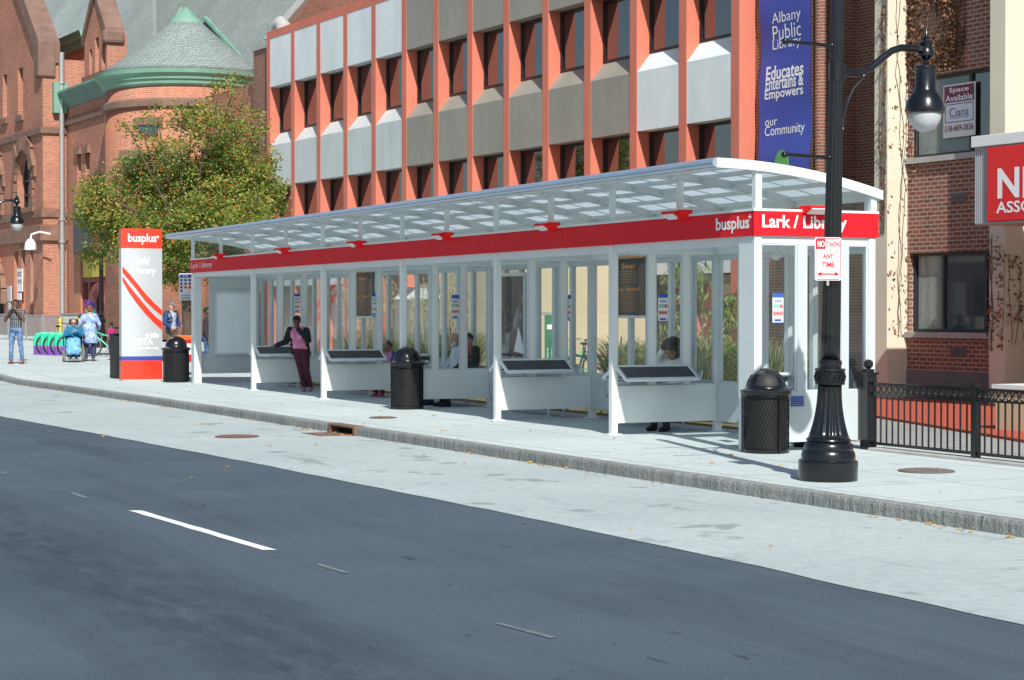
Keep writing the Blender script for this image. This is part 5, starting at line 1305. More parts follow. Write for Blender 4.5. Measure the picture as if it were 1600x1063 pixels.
make_bike(plz(97, 66.5), R(-70), M['teal'], 'share bike docked behind the seated woman', False)
def make_dock(loc, rz0, label):
    t = thing('bike_dock', loc, rz0, label, 'bike dock', 'green and purple bike docks'); 
    def side(z0, z1, a0, a1): return [(x, -.10, z) for x, z in ((a0, z0), (a1, z0), (a1, z1), (a0, z1))]
    mb = MB(); mb.prism([(-.3, -.1, .33), (.3, -.1, .33), (.26, -.1, .66), (.12, -.1, .78), (-.22, -.1, .74), (-.3, -.1, .62)], (0, .2, 0)); mb.build('green_hood', M['teal'], t, bev=.02)
    mb = MB(); mb.prism([(-.3, -.1, .03), (.3, -.1, .03), (.3, -.1, .329), (-.3, -.1, .329)], (0, .2, 0)); mb.build('purple_skirt', M['purple'], t, bev=.02)
    mb = MB(); mb.tube([(.05+math.cos(a)*.27, -.115, .36+math.sin(a)*.3) for a in [R(70+k*16) for k in range(13)]], .028, 6); mb.build('wheel_guide', M['blackmat'], t, smooth=True)
    mb = MB(); mb.tube([(.1+math.cos(a)*.27, -.118, .36+math.sin(a)*.3) for a in [R(70+k*16) for k in range(13)]], .012, 6); mb.build('steel_hoop', M['galv'], t, smooth=True)
    MB().box((-.36, -.14, 0), (.36, .14, .03)).build('foot_plate', M['galv'], t); return t
DK = None
for i, px_ in enumerate((67, 78, 89, 100)):
    lb_ = ['mint and purple bike dock farthest from the woman in the wheelchair', 'second bike dock counting away from the plaid shirted man', 'third bike dock counting away from the plaid shirted man', 'bike dock half hidden by the wheelchair'][i]
    Z = 63.6-.35*i
    if DK is None: DK = make_dock(plz(px_, Z), R(-8), lb_)
    else: dup(DK, plz(px_, Z), R(-8), lb_)
kk = thing('bike_kiosk', plz(142, 65), -CAM_A+R(4), 'tall purple and green bike share kiosk panel behind the woman in blue', 'kiosk')
MB().box((-.17, -.08, 0), (.17, .08, .75)).build('purple_base', M['purple'], kk); MB().box((-.17, -.08, .751), (.17, .08, 1.55)).build('green_panel', M['teal'], kk)
mb = MB(); mb.prism([(-.18, -.09, 1.55), (.18, -.09, 1.55), (.18, -.09, 1.75), (-.18, -.09, 1.86)], (0, .18, 0)); mb.build('purple_cap', M['purple'], kk); MB().box((-.12, -.084, 1.0), (.12, -.08, 1.45)).build('map_panel', M['paper'], kk)
# green cycle-share post behind the glass
c = depth(859, 40.5); gp = thing('cycle_post', (c.x, c.y, 0), -CAM_A, 'slim green post with white lettering behind the shelter glass', 'post sign')
MB().box((-.11, -.04, 0), (.11, .04, 1.62)).build('panel', pm('deep_green', (.012, .16, .07), .5), gp); MB().box((-.3, -.03, 1.62), (.14, .03, 1.68)).build('cap', M['galv'], gp)
mb = MB(); rr = random.Random(5)
for k in range(2): letters(mb, 'cycle share', (-.045+.09*k, -.042, .62), .62, .05, FACE_NEAR @ Matrix.Rotation(R(90), 4, 'Z'), .01)
mb.box((-.06, -.044, 1.32), (.06, -.041, 1.42)); mb.build('lettering', M['lettering'], gp)
# crowd barriers by the armory
def make_barrier(loc, rz0, label):
    t = thing('crowd_barrier', loc, rz0, label, 'crowd barrier', 'galvanised crowd barriers by the armory'); mb = MB(); L = 2.2
    mb.tube([(0, 0, .05), (0, 0, 1.0), (.06, 0, 1.08), (L-.06, 0, 1.08), (L, 0, 1.0), (L, 0, .05)], .03, 8); mb.tube([(0, 0, .2), (L, 0, .2)], .025, 6); mb.build('frame', M['galv'], t, smooth=True)
    b_ = MB(); 
    for k in range(1, 16): b_.tube([(L*k/16, 0, .2), (L*k/16, 0, 1.06)], .014, 5)
    b_.build('bars', M['galv'], t)
    for x in (.2, L-.2): f = MB(); f.box((x-.03, -.3, 0), (x+.03, .3, .05)); f.build('foot', M['galv'], t)
    return t
bp = [depth(-14+i*27.5, 86-1.2*i) for i in range(5)]
ang = math.atan2(-CS, CC)
lbl = ['crowd barrier at the left edge left of the plaid shirted man', 'crowd barrier behind the plaid shirted man', 'crowd barrier just right of the plaid shirted man', 'crowd barrier ending by the grey and yellow cart', 'crowd barrier hidden behind the woman in blue']
BR = None
for i, p in enumerate(bp[:4]):
    d_ = (bp[i+1]-p); rz0 = math.atan2(d_.y, d_.x); s_ = d_.length/2.25
    if BR is None: BR = make_barrier((p.x, p.y, lift(p.y)), rz0, lbl[i]); o = BR
    else: o = dup(BR, (p.x, p.y, lift(p.y)), rz0, lbl[i])
    o.scale = (s_, 1, 1)
# small cart, newspaper box
c = plz(112, 67.5); t = thing('utility_cart', c, -CAM_A, 'grey utility cart with yellow corner posts behind the wheelchair', 'cart')
MB().box((-.28, -.25, .15), (.28, .25, 1.28)).build('grey_body', M['galv'], t, bev=.03); MB().box((-.33, -.28, 1.28), (.33, .28, 1.38)).build('lid', M['plinth'], t, bev=.02)
ylw = pm('yellow_plastic', (.70, .52, .03), .5)
for x in (-.34, .34): MB().box((x-.05, -.27, .1), (x+.05, .27, 1.2)).build('yellow_post', ylw, t)
for x in (-.2, .2): mb = MB(); mb.lathe([(.09, -.03), (.09, .03)], 14); mb.move(Matrix.Translation((x, -.2, .09)) @ Matrix.Rotation(R(90), 4, 'Y')); mb.build('caster', M['tyre'], t)
c = depth(291, 50.5); t = thing('newspaper_box', (c.x, c.y, lift(c.y)), -CAM_A, 'red newspaper box with an orange top behind the left bin', 'newspaper box')
MB().box((-.2, -.18, .35), (.2, .18, .92)).build('red_box', M['red'], t, bev=.015); MB().box((-.23, -.2, .92), (.23, .2, 1.05)).build('orange_top', M['orangeplastic'], t, bev=.02); MB().box((-.06, -.06, 0), (.06, .06, .35)).build('pedestal', M['blackmat'], t); MB().box((-.16, -.185, .55), (.16, -.181, .84)).build('front_window', M['paper'], t)
# ================================================================== TREES, GRASSES, LEAVES
def leaf_quads(mb, rn, c, size, rr, col, flat=.0):
    a = Vector((rr.gauss(0, 1), rr.gauss(0, 1), rr.gauss(0, 1)*.7)).normalized(); b2 = a.cross(Vector((rr.gauss(0, 1), rr.gauss(0, 1), rr.gauss(0, 1)))).normalized()
    l = size*rr.uniform(.7, 1.3); w = l*.5
    mb.add([c-a*l*.5, c+b2*w*.5+a*l*.05, c+a*l*.5, c-b2*w*.5+a*l*.05], [(0, 1, 2, 3)]); rn.append(col)
M['leafA'] = leaf_mat('berry_tree_leaf', ((0, (.07, .125, .02)), (.35, (.21, .30, .05)), (.7, (.40, .43, .09)), (.92, (.58, .48, .13)), (1, (.42, .19, .05))), .55, .4)
M['leafB'] = leaf_mat('sapling_leaf', ((0, (.06, .14, .02)), (.5, (.16, .28, .05)), (1, (.34, .42, .11))), .5, .4)
M['grassA'] = leaf_mat('ornamental_grass', ((0, (.07, .13, .035)), (.5, (.18, .27, .085)), (.85, (.34, .37, .15)), (1, (.5, .38, .2))), .7, .35)
M['plume'] = leaf_mat('grass_plume', ((0, (.45, .38, .24)), (1, (.68, .60, .42))), .9, .4)
M['bark'] = pm('bark', (.09, .065, .045), .95, 0, .35, 6, .8, 18)
M['berry'] = pm('orange_berry', (.60, .115, .012), .6, 0, .3, 20)
TZ = 61.0; tb = depth(292, TZ); TL_ = lift(tb.y)
tr = thing('berry_tree', (tb.x, tb.y, TL_), 0, 'bushy autumn tree full of orange berries behind the bus pylon', 'tree')
rr = random.Random(11); fwd = Vector((CS, CC, 0)); rgt = Vector((CC, -CS, 0)); mpp = TZ/3000
def tp(px, py, dd=0): return rgt*((px-292)*mpp)+fwd*dd+Vector((0, 0, EYE-TL_+(HY-py)*mpp))
lv = MB(); rn = []; br = MB(); bk = MB()
top = tp(295, 330); trunk = [V(0, 0, 0), V(.03, .02, 1.0), V(-.02, .05, 2.2), tp(292, 395)]
br.tube(trunk, [.20, .16, .14, .12], 10)
blobs = [(165, 330, 44, .9), (150, 300, 26, .55), (205, 285, 46, .9), (195, 365, 44, .9), (250, 320, 55, 1), (245, 255, 42, .75), (300, 290, 58, 1), (300, 365, 55, 1), (345, 330, 52, 1), (350, 265, 46, .85), (395, 300, 48, .95), (425, 312, 30, .9), (400, 345, 40, .95), (250, 385, 48, 1), (335, 395, 45, 1), (285, 215, 40, .40), (330, 205, 40, .42), (370, 215, 38, .38), (395, 240, 36, .35), (225, 215, 26, .25), (300, 165, 26, .16), (360, 170, 30, .28), (375, 130, 22, .16), (250, 185, 20, .12), (405, 190, 24, .14), (350, 145, 24, .12), (420, 265, 26, .4), (140, 350, 26, .4), (205, 200, 16, .1), (155, 385, 30, .45), (270, 420, 40, .8)]
for (px, py, rpx, den) in blobs:
    r_ = rpx*mpp; dd = rr.uniform(-1.0, 1.0)*(1.6 if den > .6 else 1.0); c = tp(px, py, dd)
    # limb to the clump, then twigs
    mid = trunk[-1].lerp(c, .5)+V(rr.uniform(-.2, .2), rr.uniform(-.2, .2), rr.uniform(-.1, .3)); br.tube([trunk[-1], mid, c], [.06, .04, .015], 5)
    nsub = int(46*den*(rpx/40)**2)+4
    for s_ in range(nsub):
        u = Vector((rr.gauss(0, 1), rr.gauss(0, 1), rr.gauss(0, 1))).normalized()*r_*rr.uniform(.35, 1.12)
        tip = c+u; start = c+u*.35; br.tube([start, start.lerp(tip, .6)+V(0, 0, .05), tip], [.010, .007, .003], 3)
        tone = min(1, max(0, .40+.30*rr.gauss(0, .7)))
        nl = int(56 if den > .3 else 30)
        for k in range(nl):
            p = tip+Vector((rr.gauss(0, .17), rr.gauss(0, .17), rr.gauss(0, .13)))
            leaf_quads(lv, rn, p, .112, rr, min(1, max(0, tone+rr.uniform(-.22, .22))))
        for k in range(rr.randint(1, 4)):
            p = tip+Vector((rr.gauss(0, .18), rr.gauss(0, .18), rr.gauss(0, .14)))
            bk.ball(p, .026, 5)
br.build('trunk', M['bark'], tr, smooth='all'); lv.build('crown', M['leafA'], tr, rnd=rn, recalc=False, uv=False); o = bk.build('berries', M['berry'], tr, uv=False); o['kind'] = 'stuff'
# sapling behind the near bays
def sapling(px, Z, h, spread, label, seed):
    c = depth(px, Z); t = thing('young_tree', (c.x, c.y, 0), 0, label, 'young tree'); rr = random.Random(seed); b_ = MB(); l = MB(); rn = []
    b_.tube([V(0, 0, 0), V(.02, 0, h*.5), V(0, .03, h*.95)], [.035, .028, .012], 8)
    for k in range(26):
        z = h*rr.uniform(.42, .98); a = rr.uniform(0, 6.28); L = spread*rr.uniform(.5, 1.1)*(1.15-.5*z/h); d_ = Vector((math.cos(a), math.sin(a), .35)); p0 = V(0, 0, z); p1 = p0+d_*L*.6; p2 = p1+Vector((math.cos(a)*.4*L, math.sin(a)*.4*L, -.22*L))
        b_.tube([p0, p1, p2], [.012, .008, .003], 4)
        for q in range(18):
            u = q/18; p = p0.lerp(p1, u) if u < .5 else p1.lerp(p2, (u-.5)*2); p = p+Vector((rr.gauss(0, .06), rr.gauss(0, .06), rr.gauss(-.04, .06)))
            a_ = Vector((rr.gauss(0, .5), rr.gauss(0, .5), -1)).normalized(); s_ = a_.cross(Vector((rr.gauss(0, 1), rr.gauss(0, 1), .2))).normalized(); w = .05
            l.add([p, p+s_*w*.5+a_*.08, p+a_*.17, p-s_*w*.5+a_*.08], [(0, 1, 2, 3)]); rn.append(rr.random())
    b_.build('trunk', M['bark'], t, smooth='all'); l.build('crown', M['leafB'], t, rnd=rn, recalc=False)
sapling(1066, 32.5, 2.75, .72, 'young tree with drooping light green leaves behind the near shelter bays', 3)
sapling(1128, 40, 2.2, .5, 'thin young tree near the red library column', 4)
# ornamental grasses
def grass_clump(t, rr, h, rad, n, plumes):
    g = MB(); rn = []; pl = MB(); rp = []
    for k in range(n):
        a = rr.uniform(0, 6.28); r0 = rad*.22*rr.random(); L = h*rr.uniform(.6, 1.1); out = rad*rr.uniform(.3, 1.25); w = .011
        base = Vector((math.cos(a)*r0, math.sin(a)*r0, 0)); d_ = Vector((math.cos(a), math.sin(a), 0)); s_ = Vector((-d_.y, d_.x, 0)); vs = []
        for i in range(5):
            u = i/4; p = base+d_*out*u**1.7+V(0, 0, L*(u-.28*u**3.2)); ww = w*(1-u*.85); vs += [p-s_*ww, p+s_*ww]
        g.add(vs, [(2*i, 2*i+1, 2*i+3, 2*i+2) for i in range(4)]); c = rr.random(); rn += [c]*4
    for k in range(plumes):
        a = rr.uniform(0, 6.28); d_ = Vector((math.cos(a), math.sin(a), 0)); out = rad*rr.uniform(.2, .8); L = h*rr.uniform(1.15, 1.5)
        pts = [d_*out*u**1.5+V(0, 0, L*u) for u in (0, .4, .7, 1)]
        pl.tube(pts[:3], .004, 3); n_ = len(pl.f)-len(rp); rp += [.2]*n_
        for q in range(26):
            u = .66+.36*rr.random(); p = d_*out*u**1.5+V(0, 0, L*u)+Vector((rr.gauss(0, .018), rr.gauss(0, .018), 0)); v_ = Vector((rr.gauss(0, .4), rr.gauss(0, .4), 1)).normalized()*.06; s_ = v_.cross(Vector((rr.gauss(0, 1), rr.gauss(0, 1), 0))).normalized()*.006
            pl.add([p-s_, p+s_, p+v_], [(0, 1, 2)]); rp.append(rr.random())
    g.build('blades', M['grassA'], t, rnd=rn, recalc=False, uv=False)
    if plumes: pl.build('plumes', M['plume'], t, rnd=rp, recalc=False, uv=False)
protos = []
rr = random.Random(21)
def ghide(): pass
GR = 'ornamental grasses planted behind the shelter'
t1 = thing('grass_clump', (0, 0, 0), 0, 'x', 'grass clump', GR); grass_clump(t1, rr, .95, .55, 420, 0)
t2 = thing('grass_clump', (0, 0, 0), 0, 'x', 'grass clump', GR); grass_clump(t2, rr, .95, .40, 300, 16)
spots_g = [(x_, z_, s_*1.5) for (x_, z_, s_) in [(968, 38.5, 1), (990, 38, 1.1), (1010, 36, .9), (1062, 31, 1.15), (1092, 30, 1.2), (1118, 31, 1.1), (1143, 30.5, 1), (1172, 31, 1.1), (1205, 30, 1.05), (1225, 32, 1), (1160, 34, 1), (1075, 36, 1.1), (1130, 37, 1.2), (1035, 33, 1), (1105, 33, 1.1), (1190, 29, .9)]]
spots_p = [(x_, z_, s_*1.4) for (x_, z_, s_) in [(552, 47, 1.25), (590, 46, 1.3), (668, 45, 1.2), (706, 44, 1.35), (722, 43, 1.2), (640, 46, 1.1), (735, 45, 1.1), (570, 44, 1.05)]]
used = {'a': False, 'b': False}
for (tt, ss, key, lab) in ((t1, spots_g, 'a', 'green feathery grass clump growing behind the near shelter bays'), (t2, spots_p, 'b', 'tall grass clump with pale plumes behind the middle shelter bays')):
    for (px, Z, sc) in ss:
        c = depth(px, Z); p = (c.x, c.y, 0)
        if not used[key]: o = tt; o.location = p; used[key] = True
        else: o = dup(tt, p, rr.uniform(0, 6.2))
        o['label'] = lab; o.scale = (sc, sc, sc*rr.uniform(.9, 1.1))
# low ground cover of the bed
g = MB(); rn = []
for k in range(9000):
    y = rr.uniform(21.5, 45.5); x = rr.uniform(15.4, 19.5); 
    if x > .72*y: continue
    if math.sin(x*1.7+y*.9)+math.sin(y*2.3-x) < -.4: continue
    c = Vector((x, y, rr.uniform(0, .22))); leaf_quads(g, rn, c, .11, rr, rr.random()*(.75 if rr.random() < .93 else 1))
M['cover'] = leaf_mat('ground_cover_leaf', ((0, (.03, .07, .015)), (.5, (.08, .16, .03)), (.8, (.20, .24, .06)), (1, (.40, .12, .05))), .6, .3)
tag(g.build('ground_cover', M['cover'], rnd=rn, recalc=False, uv=False), 'low leafy ground cover in the bed behind the shelter', 'ground cover', kind='stuff')
# fallen leaves along the gutter and the pavement
f = MB(); rn = []; rr = random.Random(31)
def fallen(x, y, z, s):
    a = rr.uniform(0, 6.28); d_ = Vector((math.cos(a), math.sin(a), rr.uniform(-.2, .3)))*s; e = Vector((-math.sin(a), math.cos(a), rr.uniform(-.2, .5)))*s*.6
    c = Vector((x, y, z+.012)); f.add([c-d_, c-e, c+d_, c+e], [(0, 1, 2, 3)]); rn.append(rr.random())
for k in range(420):
    y = 10+38*rr.random()**.8; dens = .5+.5*math.sin(y*.7)+.4*math.sin(y*2.9)
    if rr.random() > dens: continue
    fallen(kerb_x(y)-.02-abs(rr.gauss(0, .06)), y, ROAD+.006, rr.uniform(.02, .04))
for k in range(60): y = rr.uniform(11, 48); fallen(rr.uniform(kerb_x(y)+.2, 12.6), y, 0, rr.uniform(.02, .045))
for k in range(26): y = rr.uniform(10, 40); fallen(rr.uniform(asph_x(y)+.3, kerb_x(y)), y, ROAD+.006, rr.uniform(.02, .04))
for k in range(8): y = rr.uniform(12, 40); fallen(rr.uniform(3, asph_x(y)), y, ROAD, rr.uniform(.02, .04))
M['fallen'] = leaf_mat('fallen_leaf', ((0, (.35, .10, .02)), (.4, (.55, .28, .04)), (.8, (.62, .45, .07)), (1, (.45, .05, .03))), .8, .1)
tag(f.build('fallen_leaves', M['fallen'], rnd=rn, recalc=False), 'yellow and orange fallen leaves along the kerb and pavement', 'fallen leaves', kind='stuff')
# ================================================================== PEOPLE
SKIN = {}
def skin_mat(name, col): SKIN[name] = pm('skin_'+name, col, .55, 0, .08, 12)
skin_mat('dark', (.12, .058, .036)); skin_mat('brown', (.26, .125, .075)); skin_mat('fair', (.52, .29, .21)); skin_mat('tan', (.46, .25, .17))
def cloth(name, col, var=.25): return MATS.get(name) or pm(name, col, .85, 0, var, 9, .25, 40)
def pattern_cloth(name, kind, c1, c2, scale):
    m, nt, b = new_mat(name); co = coord(nt); b.inputs['Roughness'].default_value = .85
    if kind == 'plaid':
        w1 = N(nt, 'TexWave', bands_direction='X'); w2 = N(nt, 'TexWave', bands_direction='Z')
        for w in (w1, w2): w.inputs['Scale'].default_value = scale; nt.links.new(co, w.inputs[0])
        f = N(nt, 'Math', operation='MULTIPLY_ADD'); nt.links.new(w1.outputs['Fac'], f.inputs[0]); f.inputs[1].default_value = .5
        g = N(nt, 'Math', operation='MULTIPLY'); nt.links.new(w2.outputs['Fac'], g.inputs[0]); g.inputs[1].default_value = .5; nt.links.new(g.outputs[0], f.inputs[2])
        col = ramp(nt, f.outputs[0], ((.25, c1), (.55, tuple((x+y)/2*.7 for x, y in zip(c1, c2))), (.8, c2)))
    else:
        n = noise(nt, co, scale, 6, .7); col = ramp(nt, n, ((.36, c1), (.62, c2)))
    nt.links.new(col, b.inputs['Base Color']); return m
def capsule(mb, p, q, r0, r1, n=12):
    p, q = Vector(p), Vector(q); d = q-p
    if d.length < 1e-5: d = Vector((0, 0, 1e-3))
    t = d.normalized(); u = t.cross(Vector((0, 0, 1)))
    if u.length < .1: u = t.cross(Vector((1, 0, 0)))
    u.normalize(); w = t.cross(u); prof = []
    for k in range(5): a = math.pi/2*(1-k/4); prof.append((-math.sin(a)*r0, math.cos(a)*r0))
    L = d.length
    for k in range(1, 5): a = math.pi/2*k/4; prof.append((L+math.sin(a)*r1, math.cos(a)*r1))
    prof.insert(5, (L, r1)); o = len(mb.v)
    for s_, r_ in prof:
        r_ = max(r_, 1e-4)
        for j in range(n): th = 2*math.pi*j/n; mb.v.append(p+t*s_+(u*math.cos(th)+w*math.sin(th))*r_)
    for i in range(len(prof)-1):
        for j in range(n): mb.f.append([o+i*n+j, o+i*n+(j+1) % n, o+(i+1)*n+(j+1) % n, o+(i+1)*n+j]); mb.m.append(0)
    mb.f.append([o+j for j in range(n)][::-1]); mb.m.append(0); k = (len(prof)-1)*n; mb.f.append([o+k+j for j in range(n)]); mb.m.append(0)
def ell(mb, c, r, rot=None): mb.ball(c, r, 16, rot=rot)
def fuse(mb, name, mat, parent, vox=.014, smooth=2):
    """overlapping volumes fused into one continuous skin"""
    me = bpy.data.meshes.new(name); me.from_pydata([tuple(p) for p in mb.v], [], mb.f)
    bm = bmesh.new(); bm.from_mesh(me); bmesh.ops.recalc_face_normals(bm, faces=bm.faces); bm.to_mesh(me); bm.free()
    o = bpy.data.objects.new(name, me); SC.collection.objects.link(o)
    md = o.modifiers.new('r', 'REMESH'); md.mode = 'VOXEL'; md.voxel_size = vox
    ms = o.modifiers.new('s', 'SMOOTH'); ms.factor = .5; ms.iterations = smooth
    dg = bpy.context.evaluated_depsgraph_get(); m2 = bpy.data.meshes.new_from_object(o.evaluated_get(dg)); bpy.data.objects.remove(o)
    m2.name = name; m2.materials.clear(); m2.materials.append(mat); m2.polygons.foreach_set('use_smooth', [True]*len(m2.polygons))
    o = bpy.data.objects.new(name, m2); SC.collection.objects.link(o); o.parent = parent; return o
def person(label, loc, heading, J, H, skin, top, bottom, shoes, hair=None, sleeve='short', coat=None, belly=1.0, group=None, hat=None, dress=None, female=False, hair_kind='short', bag=None, glasses=False, beard=None, child=1.0, open_coat=False, extra=None):
    """J: joints in a 1.75 m body facing +Y (x to the person's right).  heading: rotation about Z"""
    t = thing('person', loc, heading, label, 'person', group); S = H/1.75
    def P(k): return Vector(J[k])*S
    T = SKIN[skin]; bw = 1.0*S*belly
    pel, che, nek, hed = P('pelvis'), P('chest'), P('neck'), P('head')
    hr = .098*S*(1.12 if child > 1 else 1.0)
    fw_ = (Vector(J.get('look', (0, 1, 0)))).normalized(); upv = (hed-nek).normalized(); upv = (upv+Vector((0, 0, 1))*.6).normalized(); rt = fw_.cross(upv).normalized(); fw_ = upv.cross(rt).normalized()
    RM = Matrix((rt, fw_, upv)).transposed()
    def hp(x, y, z): return hed+RM @ (Vector((x, y, z))*S*(1.12 if child > 1 else 1))
    b = MB()
    ell(b, hed+upv*.012*S, (hr*.80, hr*1.0, hr*1.12), RM); ell(b, hp(0, .022, -.055), (hr*.62, hr*.74, hr*.66), RM); ell(b, hp(0, .055, -.085), (hr*.36, hr*.36, hr*.30), RM)
    capsule(b, hp(0, .088, .006), hp(0, .112, -.022), .010*S, .017*S, 8)                       # nose
    capsule(b, hp(-.022, .088, -.058), hp(.022, .088, -.058), .010*S, .010*S, 8)               # lips
    capsule(b, hp(-.04, .082, .022), hp(.04, .082, .022), .012*S, .012*S, 8)                   # brow
    for sx in (-1, 1): ell(b, hp(sx*.08, -.008, -.015), (.014*S, .024*S, .034*S), RM)
    capsule(b, nek-(hed-nek)*.15, hed-upv*.05*S, .056*S, .052*S)
    up_ = (nek-pel).normalized(); sl_, sr_ = P('shl'), P('shr'); sd = (sr_-sl_).normalized(); fr_ = up_.cross(sd).normalized()*1; fr_ = -fr_ if fr_.dot(Vector((0, 1, 0))) < 0 and not J.get('back') else fr_
    TM = Matrix((sd, fr_, up_)).transposed()
    def torso(mb, g):
        ell(mb, che, (.150*bw+g, .105*bw+g, .17*S+g), TM); ell(mb, pel.lerp(che, .45), (.138*bw+g, .105*bw*(1.05 if belly > 1.05 else 1)+g, .17*S+g), TM); ell(mb, pel+up_*.03*S, (.155*bw+g, .115*bw+g, .125*S+g), TM)
        capsule(mb, sl_, nek-up_*.03*S, .050*S+g, .055*S+g); capsule(mb, sr_, nek-up_*.03*S, .050*S+g, .055*S+g)
        capsule(mb, sl_, che, .060*S+g, .085*S+g); capsule(mb, sr_, che, .060*S+g, .085*S+g)
        if female:
            for q in (-.07, .07): ell(mb, che+sd*q*S*belly+fr_*.085*S*belly, (.062*S+g, .05*S+g, .06*S+g), TM)
    torso(b, -.004)
    def arm(mb, side, g, upto):
        s_, e_, w_ = P('sh'+side), P('el'+side), P('wr'+side)
        capsule(mb, s_, e_ if upto != 'short' else s_.lerp(e_, .62), .052*S*(.5+.5*belly)+g, (.040 if upto != 'short' else .046)*S*(.5+.5*belly)+g)
        if upto == 'long': capsule(mb, e_, e_.lerp(w_, .93), .041*S+g, .030*S+g)
        if upto == 'skin': capsule(mb, e_, w_, .040*S, .026*S)
    def leg(mb, side, g, frac):
        h_, k_, a_ = P('hp'+side), P('kn'+side), P('an'+side)
        capsule(mb, h_, k_, .085*S*(.4+.6*belly)+g, .056*S+g); capsule(mb, k_, k_.lerp(a_, frac), .054*S+g, (.040 if g < .006 else .046)*S+g)
    for side in 'lr': arm(b, side, 0, 'skin'); leg(b, side, -.004, 1.0)
    # hands: palm, four fingers of their own length, thumb from the side of the palm
    for side in 'lr':
        w_, e_ = P('wr'+side), P('el'+side); d_ = (w_-e_).normalized()
        if 'hd'+side in J: d_ = Vector(J['hd'+side]).normalized()
        n_ = Vector(J.get('pm'+side, (0, 0, -1))); n_ = (n_-d_*n_.dot(d_)).normalized(); s2 = d_.cross(n_).normalized()
        ell(b, w_+d_*.045*S, (.040*S, .048*S, .018*S), Matrix((s2, d_, n_)).transposed())
        curl = J.get('curl', .5)
        for i, L in enumerate((.062, .072, .068, .052)):
            o_ = w_+d_*.080*S+s2*(-.028+.0187*i)*S; m1 = o_+(d_+n_*curl*.4).normalized()*L*.55*S; m2 = m1+(d_+n_*curl*1.6).normalized()*L*.5*S
            capsule(b, o_-d_*.015*S, m1, .0100*S, .0092*S, 8); capsule(b, m1, m2, .0092*S, .0080*S, 8)
        tsgn = 1 if side == 'l' else -1
        o_ = w_+d_*.028*S+s2*tsgn*.034*S; m1 = o_+(d_*.7+s2*tsgn*.8+n_*.3).normalized()*.034*S; m2 = m1+(d_+s2*tsgn*.2+n_*.4).normalized()*.03*S
        capsule(b, o_-s2*tsgn*.012*S, m1, .0125*S, .0110*S, 8); capsule(b, m1, m2, .0110*S, .0090*S, 8)
    for side in 'lr':
        a_ = P('an'+side); f_ = Vector(J.get('ft'+side, (0, 1, -.0))).normalized(); capsule(b, a_+Vector((0, 0, -.045*S)), a_+f_*.13*S+Vector((0, 0, -.055*S)), .035*S, .028*S)
    fuse(b, 'body', T, t, .0095*max(S, .75), 2)
    # trousers
    if bottom:
        mb = MB(); ell(mb, pel+up_*.01*S, (.160*bw+.010, .120*bw+.010, .115*S+.008), TM)
        for side in 'lr': leg(mb, side, .012, .95)
        fuse(mb, 'trousers', bottom, t, .013, 2)
    if dress:
        dress(t, P, S)
    # top
    mb = MB(); torso(mb, .012)
    if sleeve != 'none':
        for side in 'lr': arm(mb, side, .012, sleeve)
    fuse(mb, 'shirt', top, t, .013, 2)
    if coat:
        mb = MB()
        for q in (-1, 1):
            for u in (0, .25, .5, .75, 1.0):
                c_ = che.lerp(pel-up_*.06*S, u)
                capsule(mb, c_+sd*q*.115*bw-fr_*.06*S, c_+sd*q*(.135+.02*u)*bw+fr_*(.075 if open_coat else .10)*S, .050*S, .038*S)
        ell(mb, che-fr_*.035*S, (.168*bw, .10*bw, .20*S), TM); ell(mb, pel.lerp(che, .3)-fr_*.045*S, (.165*bw, .10*bw, .26*S), TM)
        capsule(mb, sl_, nek-up_*.03*S-fr_*.03*S, .075*S, .066*S); capsule(mb, sr_, nek-up_*.03*S-fr_*.03*S, .075*S, .066*S)
        for side in 'lr': arm(mb, side, .026, 'long')
        fuse(mb, 'jacket', coat, t, .013, 2)
    # shoes
    if shoes:
        for side in 'lr':
            a_ = P('an'+side); f_ = Vector(J.get('ft'+side, (0, 1, 0))).normalized(); mb = MB()
            capsule(mb, a_+V(0, 0, .01*S), a_+V(0, 0, -.045*S)-f_*.025*S, .052*S, .047*S); capsule(mb, a_+V(0, 0, -.040*S)-f_*.02*S, a_+f_*.075*S+V(0, 0, -.05*S), .045*S, .044*S); capsule(mb, a_+f_*.06*S+V(0, 0, -.052*S), a_+f_*.15*S+V(0, 0, -.06*S), .044*S, .036*S)
            zf_ = -.092*S
            o = fuse(mb, 'shoe', shoes, t, .011, 1)
    # face
    for sx in (-1, 1):
        mb = MB(); ell(mb, hp(sx*.034, .083, .004), (.014*S, .008*S, .008*S), RM); o = mb.build('eye', MATS.get('eye_white') or pm('eye_white', (.55, .52, .48), .3), t, smooth='all')
        mb = MB(); ell(mb, hp(sx*.034, .0905, .004), (.006*S, .004*S, .0065*S), RM); mb.build('iris', M['dark'], o, smooth='all')
    mb = MB(); capsule(mb, hp(-.024, .0965, -.058), hp(.024, .0965, -.058), .0045*S, .0045*S, 6); mb.build('mouth', MATS.get('lip_red') or pm('lip_red', (.16, .045, .04), .5), t, smooth='all')
    if glasses:
        mb = MB()
        for sx in (-1, 1): ell(mb, hp(sx*.036, .100, .006), (.030*S, .008*S, .021*S), RM); capsule(mb, hp(sx*.06, .095, .01), hp(sx*.085, -.01, .008), .005*S, .005*S, 6)
        mb.build('sunglasses', M['black'], t, smooth='all')
